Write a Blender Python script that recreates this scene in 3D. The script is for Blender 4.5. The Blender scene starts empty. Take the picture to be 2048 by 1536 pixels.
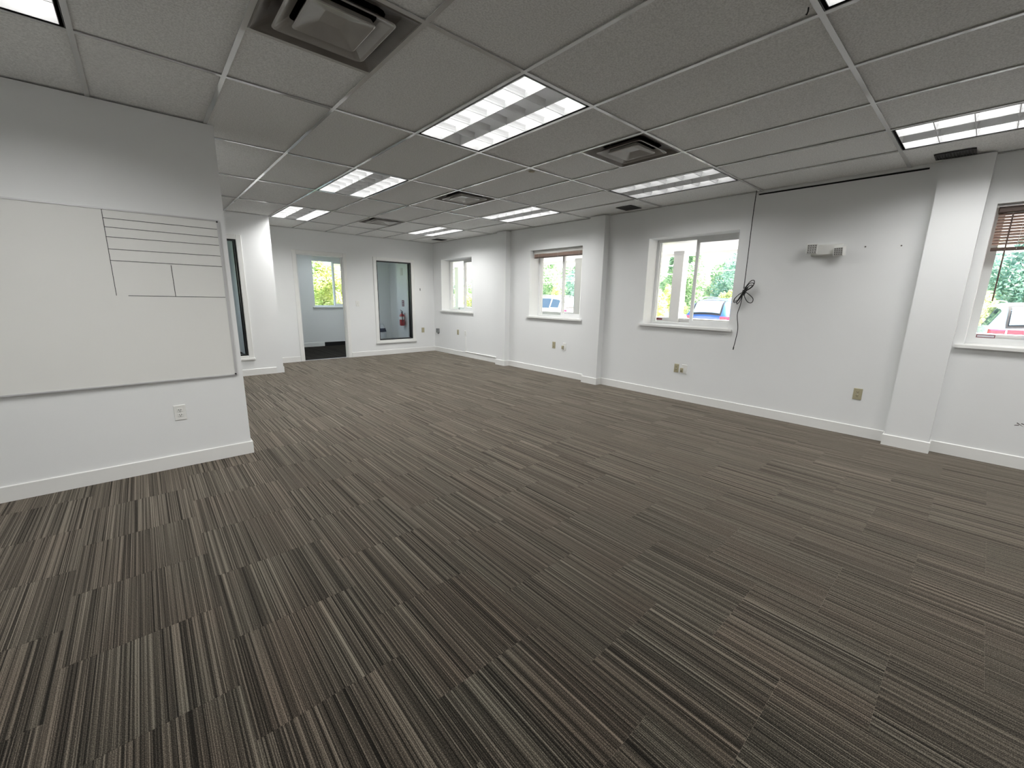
import bpy, math, random
from mathutils import Vector, Matrix

# ---------------------------------------------------------------- camera, sky, sun, exposure
SC = bpy.context.scene
COL = SC.collection
EYE = 1.36277
cam_d = bpy.data.cameras.new('camera')
cam_d.sensor_fit = 'HORIZONTAL'; cam_d.sensor_width = 36.0
cam_d.lens = 826.4 * 36.0 / 2048.0
cam_d.clip_start = 0.02; cam_d.clip_end = 400
cam = bpy.data.objects.new('camera', cam_d); COL.objects.link(cam)
cam.matrix_world = Matrix(((0.74984692, 0.12512125, -0.64967243, 0.0),
                           (-0.66140991, 0.16599501, -0.73142504, 0.0),
                           (0.01632557, 0.9781566, 0.20722728, EYE),
                           (0, 0, 0, 1)))
SC.camera = cam

world = bpy.data.worlds.new('sky'); SC.world = world; world.use_nodes = True
wn = world.node_tree.nodes; wl = world.node_tree.links
wn.clear()
sky = wn.new('ShaderNodeTexSky'); sky.sky_type = 'NISHITA'; sky.sun_disc = False
sky.sun_elevation = math.radians(52); sky.sun_rotation = math.radians(150)
sky.air_density = 1.3; sky.dust_density = 3.0
bg = wn.new('ShaderNodeBackground'); bg.inputs['Strength'].default_value = 0.8
wo = wn.new('ShaderNodeOutputWorld')
wl.new(sky.outputs[0], bg.inputs['Color']); wl.new(bg.outputs[0], wo.inputs['Surface'])

sun_d = bpy.data.lights.new('sun', 'SUN'); sun_d.energy = 46.0; sun_d.angle = math.radians(0.8)
sun_d.color = (1.0, 0.95, 0.86)
sun = bpy.data.objects.new('sun', sun_d); COL.objects.link(sun)
sun.rotation_euler = Vector((-0.34, 0.72, -1.02)).to_track_quat('-Z', 'Y').to_euler()
sun.location = (20, -20, 40)

LAMP = 7.0            # radiance of the fluorescent tubes
BEAM = 25.8            # watts sent down through each louver
SPREAD = math.radians(152)
vs = SC.view_settings
vs.view_transform = 'Standard'; vs.look = 'None'; vs.exposure = 0.0; vs.gamma = 1.0
vs.use_curve_mapping = False
SC.cycles.max_bounces = 10; SC.cycles.diffuse_bounces = 6
SC.cycles.transparent_max_bounces = 16

random.seed(7)
R = random.Random(11)

# ---------------------------------------------------------------- materials
def new_mat(name):
    m = bpy.data.materials.new(name); m.use_nodes = True
    nt = m.node_tree
    b = nt.nodes['Principled BSDF']
    return m, nt, b

def simple(name, col, rough=0.5, metal=0.0, spec=0.5, coat=0.0, noise=0.0, nscale=40.0, bump=0.0, bscale=200.0):
    m, nt, b = new_mat(name)
    b.inputs['Base Color'].default_value = (*col, 1)
    b.inputs['Roughness'].default_value = rough
    b.inputs['Metallic'].default_value = metal
    b.inputs['Specular IOR Level'].default_value = spec
    b.inputs['Coat Weight'].default_value = coat
    tc = nt.nodes.new('ShaderNodeTexCoord')
    if noise > 0:
        n = nt.nodes.new('ShaderNodeTexNoise'); n.inputs['Scale'].default_value = nscale
        n.inputs['Detail'].default_value = 4
        nt.links.new(tc.outputs['Object'], n.inputs['Vector'])
        mx = nt.nodes.new('ShaderNodeMix'); mx.data_type = 'RGBA'
        mx.inputs[6].default_value = (*[c * (1 - noise) for c in col], 1)
        mx.inputs[7].default_value = (*[min(1, c * (1 + noise)) for c in col], 1)
        nt.links.new(n.outputs['Fac'], mx.inputs[0])
        nt.links.new(mx.outputs[2], b.inputs['Base Color'])
    if bump > 0:
        n2 = nt.nodes.new('ShaderNodeTexNoise'); n2.inputs['Scale'].default_value = bscale
        n2.inputs['Detail'].default_value = 3
        nt.links.new(tc.outputs['Object'], n2.inputs['Vector'])
        bp = nt.nodes.new('ShaderNodeBump'); bp.inputs['Strength'].default_value = bump
        bp.inputs['Distance'].default_value = 0.002
        nt.links.new(n2.outputs['Fac'], bp.inputs['Height'])
        nt.links.new(bp.outputs[0], b.inputs['Normal'])
    return m

def carpet_mat(name, dark=1.0, sheen=1.0):
    m, nt, b = new_mat(name)
    N, Lk = nt.nodes, nt.links
    tc = N.new('ShaderNodeTexCoord'); oi = N.new('ShaderNodeObjectInfo')
    sep = N.new('ShaderNodeSeparateXYZ'); Lk.new(tc.outputs['Object'], sep.inputs[0])
    def math_(op, a, bb):
        n = N.new('ShaderNodeMath'); n.operation = op
        for i, v in enumerate((a, bb)):
            if v is None: continue
            if isinstance(v, (int, float)): n.inputs[i].default_value = v
            else: Lk.new(v, n.inputs[i])
        return n.outputs[0]
    rnd = math_('MULTIPLY', oi.outputs['Random'], 137.0)
    # a slight wander of each yarn row
    def stripe(scale, ys, detail, off, rough=0.6):
        cx = N.new('ShaderNodeCombineXYZ')
        Lk.new(math_('MULTIPLY', sep.outputs['X'], scale), cx.inputs[0])
        Lk.new(math_('MULTIPLY', sep.outputs['Y'], ys), cx.inputs[1])
        Lk.new(math_('ADD', rnd, off), cx.inputs[2])
        n = N.new('ShaderNodeTexNoise'); n.inputs['Scale'].default_value = 1.0
        n.inputs['Detail'].default_value = detail; n.inputs['Roughness'].default_value = rough
        Lk.new(cx.outputs[0], n.inputs['Vector']); return n.outputs['Fac']
    fine = stripe(260.0, 0.5, 1.0, 0.0)
    band = stripe(84.0, 0.25, 1.0, 31.0)
    hue = stripe(3.5, 1.2, 1.0, 77.0)
    n = N.new('ShaderNodeTexNoise'); n.inputs['Scale'].default_value = 320.0; n.inputs['Detail'].default_value = 2.0
    Lk.new(tc.outputs['Object'], n.inputs['Vector'])
    a = math_('ADD', math_('MULTIPLY', fine, 0.62), math_('MULTIPLY', band, 0.38))
    a = math_('ADD', a, math_('MULTIPLY', math_('SUBTRACT', n.outputs['Fac'], 0.5), 0.46))
    cr = N.new('ShaderNodeValToRGB')
    e = cr.color_ramp.elements
    k = dark
    e[0].position = 0.34; e[0].color = (0.002 * k, 0.0018 * k, 0.0015 * k, 1)
    e[1].position = 0.68; e[1].color = (0.125 * k, 0.116 * k, 0.100 * k, 1)
    x = cr.color_ramp.elements.new(0.44); x.color = (0.008 * k, 0.0072 * k, 0.0058 * k, 1)
    x = cr.color_ramp.elements.new(0.55); x.color = (0.030 * k, 0.027 * k, 0.022 * k, 1)
    Lk.new(a, cr.inputs[0])
    tint = N.new('ShaderNodeValToRGB')
    tint.color_ramp.elements[0].position = 0.35; tint.color_ramp.elements[0].color = (1.13, 0.975, 0.87, 1)
    tint.color_ramp.elements[1].position = 0.65; tint.color_ramp.elements[1].color = (1.02, 1.01, 0.92, 1)
    Lk.new(hue, tint.inputs[0])
    mx = N.new('ShaderNodeMix'); mx.data_type = 'RGBA'; mx.blend_type = 'MULTIPLY'; mx.inputs[0].default_value = 1.0
    Lk.new(cr.outputs[0], mx.inputs[6]); Lk.new(tint.outputs[0], mx.inputs[7])
    Lk.new(mx.outputs[2], b.inputs['Base Color'])
    b.inputs['Roughness'].default_value = 0.95; b.inputs['Specular IOR Level'].default_value = 0.1
    mr = N.new('ShaderNodeMapRange'); mr.inputs[1].default_value = 0.36; mr.inputs[2].default_value = 0.64
    mr.inputs[3].default_value = 0.15 * sheen; mr.inputs[4].default_value = 0.90 * sheen
    Lk.new(a, mr.inputs[0]); Lk.new(mr.outputs[0], b.inputs['Sheen Weight'])
    b.inputs['Sheen Roughness'].default_value = 0.45; b.inputs['Sheen Tint'].default_value = (1.0, 0.88, 0.735, 1)
    bp = N.new('ShaderNodeBump'); bp.inputs['Strength'].default_value = 0.7; bp.inputs['Distance'].default_value = 0.004
    Lk.new(a, bp.inputs['Height']); Lk.new(bp.outputs[0], b.inputs['Normal'])
    return m

def tile_mat():
    m, nt, b = new_mat('ceiling_tile_board')
    N, Lk = nt.nodes, nt.links
    tc = N.new('ShaderNodeTexCoord'); oi = N.new('ShaderNodeObjectInfo')
    ad = N.new('ShaderNodeVectorMath'); ad.operation = 'ADD'
    mu = N.new('ShaderNodeMath'); mu.operation = 'MULTIPLY'; mu.inputs[1].default_value = 40
    Lk.new(oi.outputs['Random'], mu.inputs[0])
    Lk.new(tc.outputs['Object'], ad.inputs[0]); Lk.new(mu.outputs[0], ad.inputs[1])
    n = N.new('ShaderNodeTexNoise'); n.inputs['Scale'].default_value = 120; n.inputs['Detail'].default_value = 5
    n.inputs['Roughness'].default_value = 0.7
    Lk.new(ad.outputs[0], n.inputs['Vector'])
    v = N.new('ShaderNodeTexVoronoi'); v.inputs['Scale'].default_value = 95
    Lk.new(ad.outputs[0], v.inputs['Vector'])
    cr = N.new('ShaderNodeValToRGB')
    cr.color_ramp.elements[0].position = 0.36; cr.color_ramp.elements[0].color = (0.72, 0.715, 0.70, 1)
    cr.color_ramp.elements[1].position = 0.60; cr.color_ramp.elements[1].color = (0.965, 0.96, 0.945, 1)
    Lk.new(n.outputs['Fac'], cr.inputs[0]); Lk.new(cr.outputs[0], b.inputs['Base Color'])
    b.inputs['Roughness'].default_value = 0.95; b.inputs['Specular IOR Level'].default_value = 0.1
    bp = N.new('ShaderNodeBump'); bp.inputs['Strength'].default_value = 0.5; bp.inputs['Distance'].default_value = 0.003
    Lk.new(n.outputs['Fac'], bp.inputs['Height']); Lk.new(bp.outputs[0], b.inputs['Normal'])
    return m

def glass_mat(name, tint=(1, 1, 1), refl=1.0):
    m = bpy.data.materials.new(name); m.use_nodes = True
    nt = m.node_tree; nt.nodes.clear()
    o = nt.nodes.new('ShaderNodeOutputMaterial')
    t = nt.nodes.new('ShaderNodeBsdfTransparent'); t.inputs[0].default_value = (*tint, 1)
    g = nt.nodes.new('ShaderNodeBsdfGlossy'); g.inputs['Roughness'].default_value = 0.02
    f = nt.nodes.new('ShaderNodeFresnel'); f.inputs[0].default_value = 1.45
    mu = nt.nodes.new('ShaderNodeMath'); mu.operation = 'MULTIPLY'; mu.inputs[1].default_value = refl
    mx = nt.nodes.new('ShaderNodeMixShader')
    ge = nt.nodes.new('ShaderNodeNewGeometry'); inv = nt.nodes.new('ShaderNodeMath'); inv.operation = 'SUBTRACT'
    inv.inputs[0].default_value = 1.0; nt.links.new(ge.outputs['Backfacing'], inv.inputs[1])
    m2 = nt.nodes.new('ShaderNodeMath'); m2.operation = 'MULTIPLY'
    nt.links.new(f.outputs[0], mu.inputs[0]); nt.links.new(mu.outputs[0], m2.inputs[0]); nt.links.new(inv.outputs[0], m2.inputs[1])
    nt.links.new(m2.outputs[0], mx.inputs[0])
    nt.links.new(t.outputs[0], mx.inputs[1]); nt.links.new(g.outputs[0], mx.inputs[2])
    nt.links.new(mx.outputs[0], o.inputs[0])
    return m

def emit_mat(name, col, s):
    m = bpy.data.materials.new(name); m.use_nodes = True
    nt = m.node_tree; nt.nodes.clear()
    o = nt.nodes.new('ShaderNodeOutputMaterial'); e = nt.nodes.new('ShaderNodeEmission')
    e.inputs[0].default_value = (*col, 1); e.inputs[1].default_value = s
    nt.links.new(e.outputs[0], o.inputs[0]); return m

def leaf_mat(name, c1, c2):
    m, nt, b = new_mat(name)
    N, Lk = nt.nodes, nt.links
    tc = N.new('ShaderNodeTexCoord'); n = N.new('ShaderNodeTexNoise'); n.inputs['Scale'].default_value = 2.3
    n.inputs['Detail'].default_value = 5
    Lk.new(tc.outputs['Object'], n.inputs['Vector'])
    cr = N.new('ShaderNodeValToRGB')
    cr.color_ramp.elements[0].position = 0.38; cr.color_ramp.elements[0].color = (*c1, 1)
    cr.color_ramp.elements[1].position = 0.62; cr.color_ramp.elements[1].color = (*c2, 1)
    Lk.new(n.outputs['Fac'], cr.inputs[0]); Lk.new(cr.outputs[0], b.inputs['Base Color'])
    b.inputs['Roughness'].default_value = 0.6
    tr = N.new('ShaderNodeBsdfTranslucent'); Lk.new(cr.outputs[0], tr.inputs[0])
    mx = N.new('ShaderNodeMixShader'); mx.inputs[0].default_value = 0.45
    Lk.new(b.outputs[0], mx.inputs[1]); Lk.new(tr.outputs[0], mx.inputs[2])
    Lk.new(mx.outputs[0], nt.nodes['Material Output'].inputs[0])
    return m

M = {}
M['wall'] = simple('wall_paint', (0.83, 0.84, 0.84), 0.62, spec=0.3, noise=0.012, nscale=3, bump=0.08, bscale=260)
M['trim'] = simple('trim_paint', (0.83, 0.83, 0.81), 0.4, noise=0.02, nscale=8)
M['vinyl'] = simple('white_vinyl', (0.80, 0.81, 0.81), 0.35, noise=0.01)
M['carpet'] = carpet_mat('striped_carpet')
M['carpet_dark'] = carpet_mat('charcoal_carpet', 0.25, 0.1)
M['slab'] = simple('dark_subfloor', (0.03, 0.027, 0.024), 0.9, noise=0.2)
M['tile'] = tile_mat()
M['tbar'] = simple('white_grid_metal', (0.64, 0.64, 0.63), 0.13, spec=0.9, coat=1.0, noise=0.02)
M['deck'] = simple('dark_plenum', (0.012, 0.012, 0.012), 0.9, noise=0.2)
M['black'] = simple('black_metal', (0.008, 0.008, 0.009), 0.35, noise=0.1)
M['alu'] = simple('louver_aluminium', (0.86, 0.865, 0.87), 0.28, metal=0.0, spec=0.8, noise=0.02)
M['refl'] = simple('reflector_white', (0.88, 0.88, 0.88), 0.35, noise=0.02)
M['lamp'] = emit_mat('fluorescent_tube', (1.0, 0.995, 0.98), LAMP)
M['lamp_worn'] = emit_mat('worn_fluorescent_tube', (1.0, 0.995, 0.98), LAMP * 0.5)
M['lamp_boost'] = emit_mat('boosted_fluorescent_tube', (1.0, 0.995, 0.98), LAMP * 1.25)  # tubes set brighter than the rest to lift the far wall
M['glass'] = glass_mat('clear_glass')
M['glass_in'] = glass_mat('interior_glass', (0.97, 0.985, 0.99))
M['board'] = simple('whiteboard_enamel', (0.80, 0.80, 0.775), 0.22, noise=0.012, nscale=5)
M['ink'] = simple('marker_ink', (0.035, 0.04, 0.04), 0.6, noise=0.3, nscale=60)
M['brushed'] = simple('brushed_trim', (0.66, 0.66, 0.67), 0.35, metal=0.35, noise=0.03)
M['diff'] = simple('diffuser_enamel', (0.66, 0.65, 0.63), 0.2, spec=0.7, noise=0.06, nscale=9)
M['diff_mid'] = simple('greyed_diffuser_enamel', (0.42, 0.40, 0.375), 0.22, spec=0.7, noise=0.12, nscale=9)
M['diff_dirty_shade'] = simple('dusty_shaded_diffuser_enamel', (0.20, 0.18, 0.165), 0.45, noise=0.3, nscale=7)  # dust tone, darkened as well for the shade between the rings
M['grille'] = simple('dark_grille', (0.035, 0.033, 0.033), 0.6, noise=0.3)
M['beige'] = simple('beige_plastic', (0.43, 0.39, 0.26), 0.4, noise=0.03)
M['white_plastic'] = simple('white_plastic', (0.82, 0.82, 0.79), 0.32, noise=0.015)
M['slot'] = simple('dark_slot', (0.015, 0.014, 0.012), 0.7, noise=0.2)
M['greybox'] = simple('grey_plastic', (0.22, 0.23, 0.23), 0.5, noise=0.15)
M['cord'] = simple('black_rubber', (0.010, 0.010, 0.011), 0.45, noise=0.15)
M['wood'] = simple('brown_blind_wood', (0.46, 0.32, 0.26), 0.45, noise=0.15, nscale=25)
M['wood_dark'] = simple('dark_blind_wood', (0.10, 0.065, 0.052), 0.45, noise=0.15, nscale=25)
M['red'] = simple('red_enamel', (0.42, 0.02, 0.025), 0.3, coat=0.4, noise=0.06)
M['redlamp'] = simple('red_lens', (0.75, 0.02, 0.05), 0.15, coat=0.6, noise=0.1, nscale=20)
M['lens'] = simple('lamp_lens', (0.50, 0.50, 0.48), 0.15, coat=0.5, noise=0.05)
M['post'] = simple('post_wrap', (0.66, 0.645, 0.64), 0.5, noise=0.02)
M['soffit'] = simple('soffit_vinyl', (0.72, 0.715, 0.71), 0.5, noise=0.01)
M['concrete'] = simple('pale_concrete', (0.50, 0.49, 0.475), 0.85, noise=0.1, nscale=6)
M['asphalt'] = simple('sunbleached_asphalt', (0.30, 0.30, 0.30), 0.9, noise=0.15, nscale=3)
M['car_white'] = simple('white_car_paint', (0.84, 0.84, 0.84), 0.2, coat=1.0, noise=0.01)
M['car_blue'] = simple('blue_car_paint', (0.03, 0.085, 0.24), 0.2, coat=1.0, noise=0.05)
M['car_silver'] = simple('silver_car_paint', (0.62, 0.68, 0.70), 0.22, metal=0.3, coat=1.0, noise=0.02)
M['car_glass'] = simple('tinted_car_glass', (0.045, 0.075, 0.095), 0.04, coat=1.0, spec=1.0, noise=0.1)
M['car_rear_glass'] = simple('sky_reflection_car_glass', (0.30, 0.44, 0.50), 0.06, coat=1.0, spec=1.0, noise=0.25, nscale=3)  # sky reflection on the rear glass is put into its colour
M['tyre'] = simple('tyre_rubber', (0.02, 0.02, 0.02), 0.8, noise=0.1)
M['rim'] = simple('alloy_rim', (0.55, 0.55, 0.56), 0.3, metal=0.7, noise=0.03)
M['bark'] = simple('tree_bark', (0.16, 0.11, 0.07), 0.9, noise=0.3, nscale=12)
M['leaf_a'] = leaf_mat('mid_green_leaves', (0.20, 0.34, 0.20), (0.58, 0.72, 0.46))  # these leaf colours are paled; overexposed daylight is put into them
M['leaf_b'] = leaf_mat('blue_green_leaves', (0.20, 0.36, 0.28), (0.54, 0.70, 0.60))
M['leaf_y'] = leaf_mat('yellow_green_leaves', (0.42, 0.54, 0.20), (0.80, 0.78, 0.42))
M['flower'] = leaf_mat('pink_petals', (0.6, 0.10, 0.14), (0.7, 0.35, 0.35))
M['navy'] = simple('navy_cloth', (0.02, 0.03, 0.06), 0.8, noise=0.2)
M['bag'] = simple('white_bag', (0.7, 0.72, 0.75), 0.5, noise=0.05)
M['sticker_red'] = simple('maroon_print', (0.20, 0.04, 0.06), 0.5, noise=0.1)
M['sticker_blue'] = simple('blue_print', (0.10, 0.14, 0.30), 0.5, noise=0.1)
M['sticker_pale'] = simple('pale_print', (0.62, 0.62, 0.66), 0.5, noise=0.04)
M['cable'] = simple('pale_cable', (0.6, 0.62, 0.62), 0.6, noise=0.05)
M['stain'] = simple('tan_cover', (0.42, 0.37, 0.27), 0.6, noise=0.1)
M['scuff'] = simple('dark_scuff', (0.12, 0.11, 0.10), 0.8, noise=0.3)

# ---------------------------------------------------------------- geometry helpers
class MB:
    def __init__(s): s.v = []; s.f = []; s.smooth = set()
    def add(s, vs_, fs, smooth=False):
        o = len(s.v); s.v += [tuple(v) for v in vs_]
        for f in fs:
            if smooth: s.smooth.add(len(s.f))
            s.f.append([i + o for i in f])
        return s
    def box(s, x0, x1, y0, y1, z0, z1):
        x0, x1 = sorted((x0, x1)); y0, y1 = sorted((y0, y1)); z0, z1 = sorted((z0, z1))
        return s.add([(x0, y0, z0), (x1, y0, z0), (x1, y1, z0), (x0, y1, z0), (x0, y0, z1), (x1, y0, z1), (x1, y1, z1), (x0, y1, z1)],
                     [(0, 3, 2, 1), (4, 5, 6, 7), (0, 1, 5, 4), (1, 2, 6, 5), (2, 3, 7, 6), (3, 0, 4, 7)])
    def cbox(s, x0, x1, y0, y1, z0, z1, c, axis):
        """box whose face on +/-axis (e.g. '-x') is chamfered by c"""
        x0, x1 = sorted((x0, x1)); y0, y1 = sorted((y0, y1)); z0, z1 = sorted((z0, z1))
        ax = 'xyz'.index(axis[1]); sg = -1 if axis[0] == '-' else 1
        lo = [x0, y0, z0]; hi = [x1, y1, z1]
        u, w = [(1, 2), (2, 0), (0, 1)][ax]
        a0, a1 = (hi[ax], lo[ax]) if sg < 0 else (lo[ax], hi[ax])
        am = a1 - sg * c
        rings = []
        for a, ins in ((a0, 0), (am, 0), (a1, c)):
            r = []
            for uu, ww in ((lo[u] + ins, lo[w] + ins), (hi[u] - ins, lo[w] + ins), (hi[u] - ins, hi[w] - ins), (lo[u] + ins, hi[w] - ins)):
                p = [0, 0, 0]; p[ax] = a; p[u] = uu; p[w] = ww; r.append(tuple(p))
            rings.append(r)
        V = sum(rings, [])
        F = [(3, 2, 1, 0), (8, 9, 10, 11)]
        for k in range(2):
            for i in range(4):
                j = (i + 1) % 4; F.append((k * 4 + i, k * 4 + j, k * 4 + 4 + j, k * 4 + 4 + i))
        if sg < 0: F = [tuple(reversed(f)) for f in F]
        return s.add(V, F)
    def cyl(s, p0, p1, r0, r1=None, n=12, caps=True, smooth=True):
        r1 = r0 if r1 is None else r1
        p0 = Vector(p0); p1 = Vector(p1); d = (p1 - p0).normalized()
        a = d.orthogonal().normalized(); b = d.cross(a)
        V = []
        for p, r in ((p0, r0), (p1, r1)):
            for i in range(n):
                t = 2 * math.pi * i / n; V.append(p + a * (r * math.cos(t)) + b * (r * math.sin(t)))
        s.add(V, [(i, (i + 1) % n, n + (i + 1) % n, n + i) for i in range(n)], smooth)
        if caps: s.add(V, [tuple(range(n - 1, -1, -1)), tuple(range(n, 2 * n))])
        return s
    def tube(s, pts, r, n=6):
        pts = [Vector(p) for p in pts]; V = []; F = []
        a = None
        for i, p in enumerate(pts):
            d = (pts[min(i + 1, len(pts) - 1)] - pts[max(i - 1, 0)]).normalized()
            if a is None: a = d.orthogonal().normalized()
            else: a = (a - d * a.dot(d)).normalized()
            b = d.cross(a)
            for k in range(n):
                t = 2 * math.pi * k / n; V.append(p + a * (r * math.cos(t)) + b * (r * math.sin(t)))
        for i in range(len(pts) - 1):
            for k in range(n):
                F.append((i * n + k, i * n + (k + 1) % n, (i + 1) * n + (k + 1) % n, (i + 1) * n + k))
        s.add(V, F, True)
        m = len(pts) - 1
        return s.add(V, [tuple(range(n - 1, -1, -1)), tuple(range(m * n, m * n + n))])
    def lathe(s, prof, c=(0, 0, 0), n=20):
        V = []; F = []
        for r, z in prof:
            for k in range(n):
                t = 2 * math.pi * k / n; V.append((c[0] + r * math.cos(t), c[1] + r * math.sin(t), c[2] + z))
        for i in range(len(prof) - 1):
            for k in range(n):
                F.append((i * n + k, i * n + (k + 1) % n, (i + 1) * n + (k + 1) % n, (i + 1) * n + k))
        return s.add(V, F, True)
    def mesh(s, name, mat):
        me = bpy.data.meshes.new(name); me.from_pydata(s.v, [], s.f)
        if s.smooth:
            me.polygons.foreach_set('use_smooth', [i in s.smooth for i in range(len(s.f))])
        me.materials.append(M[mat] if isinstance(mat, str) else mat)
        me.update(); return me

def link(name, mesh, parent=None, loc=None):
    o = bpy.data.objects.new(name, mesh); COL.objects.link(o)
    if parent is not None: o.parent = parent
    if loc is not None: o.location = loc
    return o
def obj(name, mb, mat, parent=None, loc=None): return link(name, mb.mesh(name, mat), parent, loc)
def tag(o, label, cat=None, group=None, kind=None):
    if label: o['label'] = label
    if cat: o['category'] = cat
    if group: o['group'] = group
    if kind: o['kind'] = kind
    return o
def thing(name, label, cat, loc=(0, 0, 0), rz=0.0, group=None):
    o = bpy.data.objects.new(name, None); COL.objects.link(o)
    o.location = loc; o.rotation_euler = (0, 0, rz); o.empty_display_size = 0.1
    return tag(o, label, cat, group)
def struct(name, mb, mat, label=None): return tag(obj(name, mb, mat), label, None, None, 'structure')
def copy_tree(o, parent=None):
    c = o.copy(); COL.objects.link(c)
    if parent is not None: c.parent = parent
    for ch in list(o.children):
        if ch.type != 'LIGHT': copy_tree(ch, c)
    return c

# ---------------------------------------------------------------- plan of the place
G = 0.6096; X0 = 1.739; Y0 = 1.901
gx = lambda i: X0 + i * G
gy = lambda i: Y0 + i * G
H = 2.5686; TOP = 2.98
W = 5.423; D = 9.048; WT = 0.32          # right wall face, far wall face, outer wall thickness
XL = gx(-6); YB = gy(-10)                 # unseen left and back limits
P_Y, P_X = 4.023, 0.567                  # whiteboard partition
A_Y, A_X = 7.96, 1.61                    # office front wall (with tall window)
B_Y = 11.45                              # end wall of the back rooms
S = EYE

def holed(mb, axis, a, b, u0, u1, z0, z1, holes):
    """wall slab between a and b on axis, spanning u0..u1, z0..z1, with rectangular holes (u0,u1,z0,z1)"""
    us = sorted({u0, u1, *[h[0] for h in holes], *[h[1] for h in holes]})
    for k in range(len(us) - 1):
        l, r = us[k], us[k + 1]
        hs = sorted([h for h in holes if h[0] <= l + 1e-6 and h[1] >= r - 1e-6], key=lambda h: h[2])
        z = z0
        for h in hs + [None]:
            t = h[2] if h else z1
            if t > z + 1e-6:
                if axis == 'x': mb.box(a, b, l, r, z, t)
                else: mb.box(l, r, a, b, z, t)
            if h: z = h[3]
    return mb

WIN = [(7.475, 8.695), (4.455, 5.66), (2.092, 3.276), (-1.10, 0.090)]   # right-wall windows, far to near
WZ0, WZ1 = 1.010, 2.180

# floor
fl = struct('floor', MB().box(XL - .3, W + WT, YB - .3, B_Y + .3, -0.25, -0.0085), 'slab', 'brown and grey striped carpet floor of the office')
# carpet tiles: 0.5 m squares laid ashlar, alternate columns shifted a quarter of a metre
cache = {}
def tile_mesh(w, d):
    k = (round(w, 3), round(d, 3))
    if k not in cache:
        e = 0.00015
        cache[k] = MB().cbox(e, w - e, e, d - e, -0.0082, 0.0, 0.0003, '+z').mesh('carpet_tile', 'carpet')
    return cache[k]
floor_stuff = MB()
ntile = 0
cols = range(-5, 12)
for ci in cols:
    xa, xb = 0.1 + 0.5 * (ci - 0), 0.6 + 0.5 * (ci - 0)
    off = 0.28 if ci % 2 == 0 else 0.03
    for ri in range(-10, 19):
        ya = off + 0.5 * ri; yb = ya + 0.5
        a, b2 = max(xa, XL), min(xb, W); c, d = max(ya, YB), min(yb, D + 0.06)
        if b2 - a < 0.01 or d - c < 0.01: continue
        # behind the partition / inside the office: not walked on in view
        if c > A_Y and b2 < A_X: continue
        if c > A_Y - 0.5 and a < A_X and d > A_Y: 
            if a < A_X - 0.0 and b2 <= A_X: d = min(d, A_Y)
        if d - c < 0.01: continue
        hidden = (b2 < 0.56 and c > P_Y) or d < -0.15 or b2 < -0.85 or (a > 1.5 and d < 0.0 and b2 < 0)
        if hidden:
            floor_stuff.box(a + .0006, b2 - .0006, c + .0006, d - .0006, -0.0082, 0.0)
        else:
            link('carpet_tile', tile_mesh(b2 - a, d - c), fl, (a, c, 0)); ntile += 1
tag(obj('carpet_tile_field', floor_stuff, 'carpet', fl), None, kind='stuff')
tag(struct('floor_back_room', MB().box(A_X + .12, W, D + 0.075, B_Y, -0.0082, -0.001), 'carpet_dark'), 'charcoal carpet of the room behind the doorway')
struct('floor_office', MB().box(XL, A_X, A_Y + .12, B_Y, -0.0082, -0.001), 'carpet_dark', 'floor of the office behind the tall window')
struct('trim_threshold', MB().box(2.365, 3.27, D + 0.045, D + 0.08, -0.004, 0.006), 'brushed', 'metal threshold strip in the doorway')

# ---------------------------------------------------------------- walls
mb = holed(MB(), 'x', W, W + WT, YB - .3, B_Y + .3, 0, TOP, [(a, b, WZ0, WZ1) for a, b in WIN] + [(9.32, 10.12, WZ0, WZ1), (.55, 1.94, 2.533, 2.552)])
wr = struct('wall_right', mb, 'wall', 'white painted window wall on the right')
obj('dark_gap', MB().box(W + .02, W + .05, .55, 1.94, 2.525, 2.555), 'deck', wr)
PIL = [(0.157, 0.467), (3.955, 4.235), (6.21, 6.475)]
for a, b in PIL:
    obj('pilaster', MB().box(W - 0.118, W - 0.0005, a, b, 0.0, H - 0.004), 'wall', wr)
obj('pilaster', MB().box(W - 0.118, W - 0.0005, 10.20, 10.78, 0.0, H - 0.002), 'wall', wr)

DOOR = (2.368, 3.268, 0.0, 2.112)
GLZ = (3.985, 4.822, 0.335, 2.087)
mb = holed(MB(), 'y', D, D + 0.13, A_X + .12, W, 0, TOP, [DOOR, GLZ])
struct('wall_far', mb, 'wall', 'white far wall with doorway and tall glass window')
AG = (0.35, 1.235, 0.335, 2.165)
mb = holed(MB(), 'y', A_Y, A_Y + 0.13, XL, A_X, 0, TOP, [AG])
struct('wall_office_front', mb, 'wall', 'white office wall set forward at the left')
struct('wall_office_side', MB().box(A_X, A_X + .12, A_Y, B_Y, 0, TOP), 'wall', 'side wall of the office')
struct('wall_partition', MB().box(XL, P_X, P_Y, P_Y + 0.125, 0, H - 0.004), 'wall', 'white partition wall carrying the whiteboard')
struct('wall_left', MB().box(XL - .3, XL, YB - .3, B_Y + .3, 0, TOP), 'wall', 'left wall of the room')
struct('wall_back', MB().box(XL - .3, W, YB - .3, YB, 0, TOP), 'wall', 'wall behind the viewpoint')
BW = [(3.36, 4.60, 1.02, 2.315), (-0.55, 0.75, 1.02, 2.18)]
mb = holed(MB(), 'y', B_Y, B_Y + .3, XL, W, 0, TOP, BW)
struct('wall_end', mb, 'wall', 'outside wall of the room behind the doorway')
struct('roof', MB().box(XL - .4, W + WT + .1, YB - .4, B_Y + .4, TOP, TOP + .2), 'deck', 'roof deck above the ceiling')
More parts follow.
